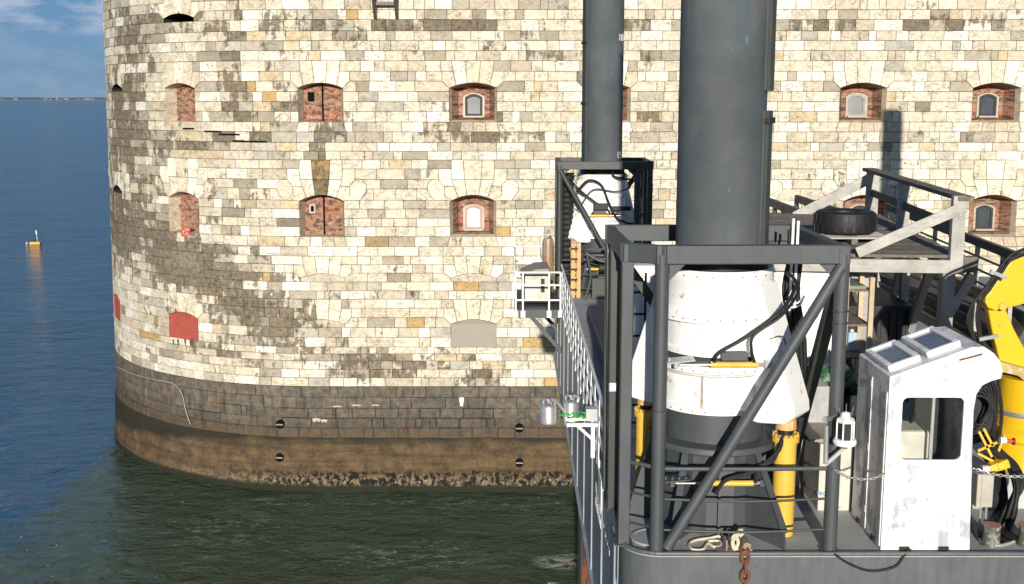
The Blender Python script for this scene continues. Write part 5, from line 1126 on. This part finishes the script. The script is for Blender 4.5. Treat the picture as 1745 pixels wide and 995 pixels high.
mb = MB(); mb.prism([W(1690, 612, CY - .3), W(1760, 632, CY - .3), W(1760, 660, CY - .3), W(1735, 640, CY - .3), W(1700, 632, CY - .3)], (0, .6, 0)); mb.build('drip_tray', paint('ochre_tray', (.42, .30, .10), wear=(.6, .55, .45), amt=1), t)
mb = MB()
for k in range(6):
    o = Vector((0, -.10 + .05 * (k % 3), .0)); e_ = 3.6 * k
    mb.path([q + o for q in ppx([(1800, 398 + e_), (1745, 420 + e_ * .8), (1716 + e_ * .2, 434 + e_ * .6), (1694 + e_ * .8, 462), (1672 + e_ * .8, 492), (1652 + e_, 518), (1644 + e_ * 1.4, 545), (1656 + e_, 578), (1676 + e_ * .8, 602), (1686 + e_ * .7, 640), (1690 + e_, 700), (1684 + e_, 760)], CY - .25)], .017, 7)
mb.build('hydraulic_hoses', rubber, t, smooth=True)
for a, b in (((1688, 462), (1716, 474)), ((1668, 578), (1702, 572))): mb = MB(); mb.bar(W(*a, CY - .40), W(*b, CY - .40), .045, .045); mb.build('hose_clamp', zinc, t)
# black cable reel between cabin and crane, hoses below it
t = thing('hose_coil', 'black coiled hoses filling the gap under the cabin nose', 'hose', (W(1690, 690, 14.6).x, 14.6, DZ))
mb = MB(); cc = W(1690, 692, 14.7)
for k in range(7):
    r_ = .13 + .032 * k; mb.path([cc + Vector((-.20 + r_ * .95 * math.cos(q) + .02 * math.sin(3 * q + k), .03 * k - .1, -.03 + r_ * 1.5 * math.sin(q))) for q in [2 * math.pi * j / 12 for j in range(12)]], .017, 7, closed=True, sub=3)
mb.build('coil', rubber, t, smooth=True)
mb = MB(); mb.lathe((0, 0, 0), [(.0, 0), (.36, 0), (.36, .04), (0, .04)], 32); mb.v = [tuple(cc + Vector((x * .9 - .2, .14 + z, y * 1.3))) for x, y, z in mb.v]; mb.build('dark_backing', blk, t)  # black disc added as the dark interior behind the hoses
t = thing('hose_bundle', 'thick bundle of black hoses dropping to the deck right of the grey box', 'hoses', (W(1715, 900, 14.2).x, 14.2, DZ)); random.seed(12)
mb = MB()
for k in range(12):
    o = random.uniform(-9, 9); o2 = random.uniform(-12, 12); yy = 14.1 + random.uniform(-.15, .2)
    mb.path([W(1680 + o, 745, yy + .2), W(1700 + o, 770, yy), W(1726 + o, 795, yy), W(1732 + o * .8 + 4, 830, yy), W(1722 + o2 * .8, 870, yy), W(1712 + o2, 900, yy), WZ(1718 + o2 * 1.4, 915, DZ + .03), WZ(1750 + o2 * 3, 925, DZ + .03)], .022 + .004 * (k % 3), 7)
mb.build('hose', rubber, t, smooth=True)
mb = MB()
for k in range(5): mb.path([W(1668 + 8 * k, 770 + 3 * k, 14.5), W(1690 + 5 * k, 800, 14.4), W(1704 + 3 * k, 850, 14.45), W(1690 + 6 * k, 880, 14.4), WZ(1668 + 9 * k, 915, DZ + .04)], .016, 6)
mb.build('thin_hose', rubber, t, smooth=True)
t = thing('valve_block', 'yellow valve block with levers among the hoses behind the grey box', 'valves', (W(1690, 780, 14).x, 14, 17.2))
mb = MB()
for a, b in (((1668, 735), (1690, 778)), ((1676, 730), (1698, 772)), ((1666, 768), (1712, 748)), ((1666, 772), (1700, 790)), ((1712, 740), (1700, 772))): mb.bar(W(*a, 14.0), W(*b, 14.0), .025, .03)
mb.build('lever_frame', yel, t)
mb = MB(); mb.box(W(1702, 792, 13.95), (.22, .14, .11), ry=R(-20)); mb.tube(W(1694, 798, 13.85), W(1694, 798, 14.0), .05, 14); mb.tube(W(1706, 794, 13.85), W(1706, 794, 14.0), .045, 14); mb.build('block', yel2, t, bevel=.01)
p = W(1714, 750, 13.9); MB().box(W(1682, 798, 13.9), (.12, .06, .06)).build('fitting', railw, t); mb = MB(); mb.tube(p, p + Vector((.09, -.02, -.01)), .018, 10); mb.tube(p + Vector((.08, -.02, -.01)), p + Vector((.10, -.02, -.01)), .045, 14); mb.build('red_knob', paint('red_knob', (.5, .02, .03), amt=0), t)
mb = MB(); mb.tube(W(1704, 750, 13.9), p, .04, 12); mb.build('fitting', railw, t)
t = thing('control_box', 'grey-beige electrical box on thin legs right of the cabin', 'electrical box', (W(1681, 865, 13.8).x, 13.8, DZ))
a, b = W(1663, 865, 13.8), W(1695, 809, 13.8); mb = MB(); mb.bb((a.x, 13.8, a.z), (b.x, 13.98, b.z)); mb.build('case', paint('beige_box', (.42, .39, .32), wear=(.5, .48, .42), amt=.6), t, bevel=.012)
MB().bb((a.x + .05, 13.79, a.z + .015), (b.x - .008, 13.80, b.z - .015)).build('door', paint('beige_box', None), t, bevel=.004)
mb = MB(); mb.tube((a.x + .1, 13.9, DZ), (a.x + .1, 13.9, a.z), .014, 8); mb.tube((a.x + .17, 13.9, DZ), (a.x + .17, 13.9, a.z), .018, 8); mb.build('leg', zinc, t)
for k, px in enumerate((1688, 1750)):
    p = WZ(px, 928, DZ); t = thing('mooring_bollard', ['stubby round bollard with dull red top just right of the cabin', 'stubby round bollard with dull red top cut by the right edge'][k], 'bollard', (p.x, p.y, DZ), 'round bollards on the deck edge')
    mb = MB(); mb.lathe((p.x, p.y, 0), [(.12, DZ), (.105, DZ + .03), (.10, DZ + .235), (.112, DZ + .24), (.112, DZ + .255)], 30); mb.build('drum', paint('mottled_green_steel', (.09, .10, .075), wear=(.40, .33, .26), amt=1.2, scale=6), t, smooth=True)
    mb = MB(); mb.lathe((p.x, p.y, 0), [(.112, DZ + .255), (0, DZ + .257)], 30); mb.build('top', paint('dull_red', (.36, .17, .14), wear=(.3, .25, .22), amt=.4), t)
t = thing('deck_locker', 'pale grey machinery base behind the hoses at the right edge', 'locker', (6.3, 14.9, DZ))
MB().bb((6.05, 14.75, DZ), (7.6, 16.4, DZ + .42)).build('body', paint('pale_locker', (.42, .42, .40), wear=(.25, .2, .15), amt=.6), t, bevel=.02)
t = thing('hose_on_deck', 'grey hose lying in a loop round the bollard by the cabin', 'hose', (5.6, 13.6, DZ)); mb = MB()
mb.path([WZ(1655, 880, DZ + .02), WZ(1662, 905, DZ + .02), WZ(1675, 925, DZ + .02), WZ(1700, 930, DZ + .02), WZ(1725, 924, DZ + .02), WZ(1745, 915, DZ + .02)], .02, 8); mb.build('hose', paint('grey_hose', (.3, .3, .29), amt=.2), t, smooth=True)
# ------------------------------------------------------------------ marker buoy
p = WZ(60, 415, 0); bx, byy = p.x, p.y
t = thing('marker_buoy', 'small yellow float with a pale mast out on the open blue water', 'buoy', (bx, byy, 0))
mb = MB(); mb.bb((bx - .75, byy - .45, -.15), (bx + .85, byy + .45, .26)); mb.build('float', paint('buoy_yellow', (.85, .42, .03), wear=(.3, .15, .03), amt=.4, scale=2), t, bevel=.12, seg=3)
mb = MB(); mb.tube((bx + .35, byy, .2), (bx + .28, byy, 1.5), .05, 10); mb.build('mast', zinc, t)
mb = MB(); mb.tube((bx + .28, byy, 1.45), (bx + .25, byy, 2.0), .11, 12, .08); mb.build('lamp', railw, t, smooth=True)
mb = MB(); mb.lathe((bx + .0, byy, 0), [(.25, .38), (.2, .6), (0, .7)], 12); mb.build('instrument_dome', rubber, t, smooth=True)
q = thing('float_ball', 'small pale ball floating just left of the yellow float', 'float', (bx - 1.25, byy, 0)); mb = MB(); mb.lathe((bx - 1.25, byy, 0), [(0.001, -.18), (.17, -.08), (.2, .05), (.15, .17), (0.001, .24)], 14); mb.build('ball', beige, q, smooth=True)
MB().tube((bx - 1.25, byy, .22), (bx - 1.25, byy, .32), .04, 6).build('ring', zinc, q)
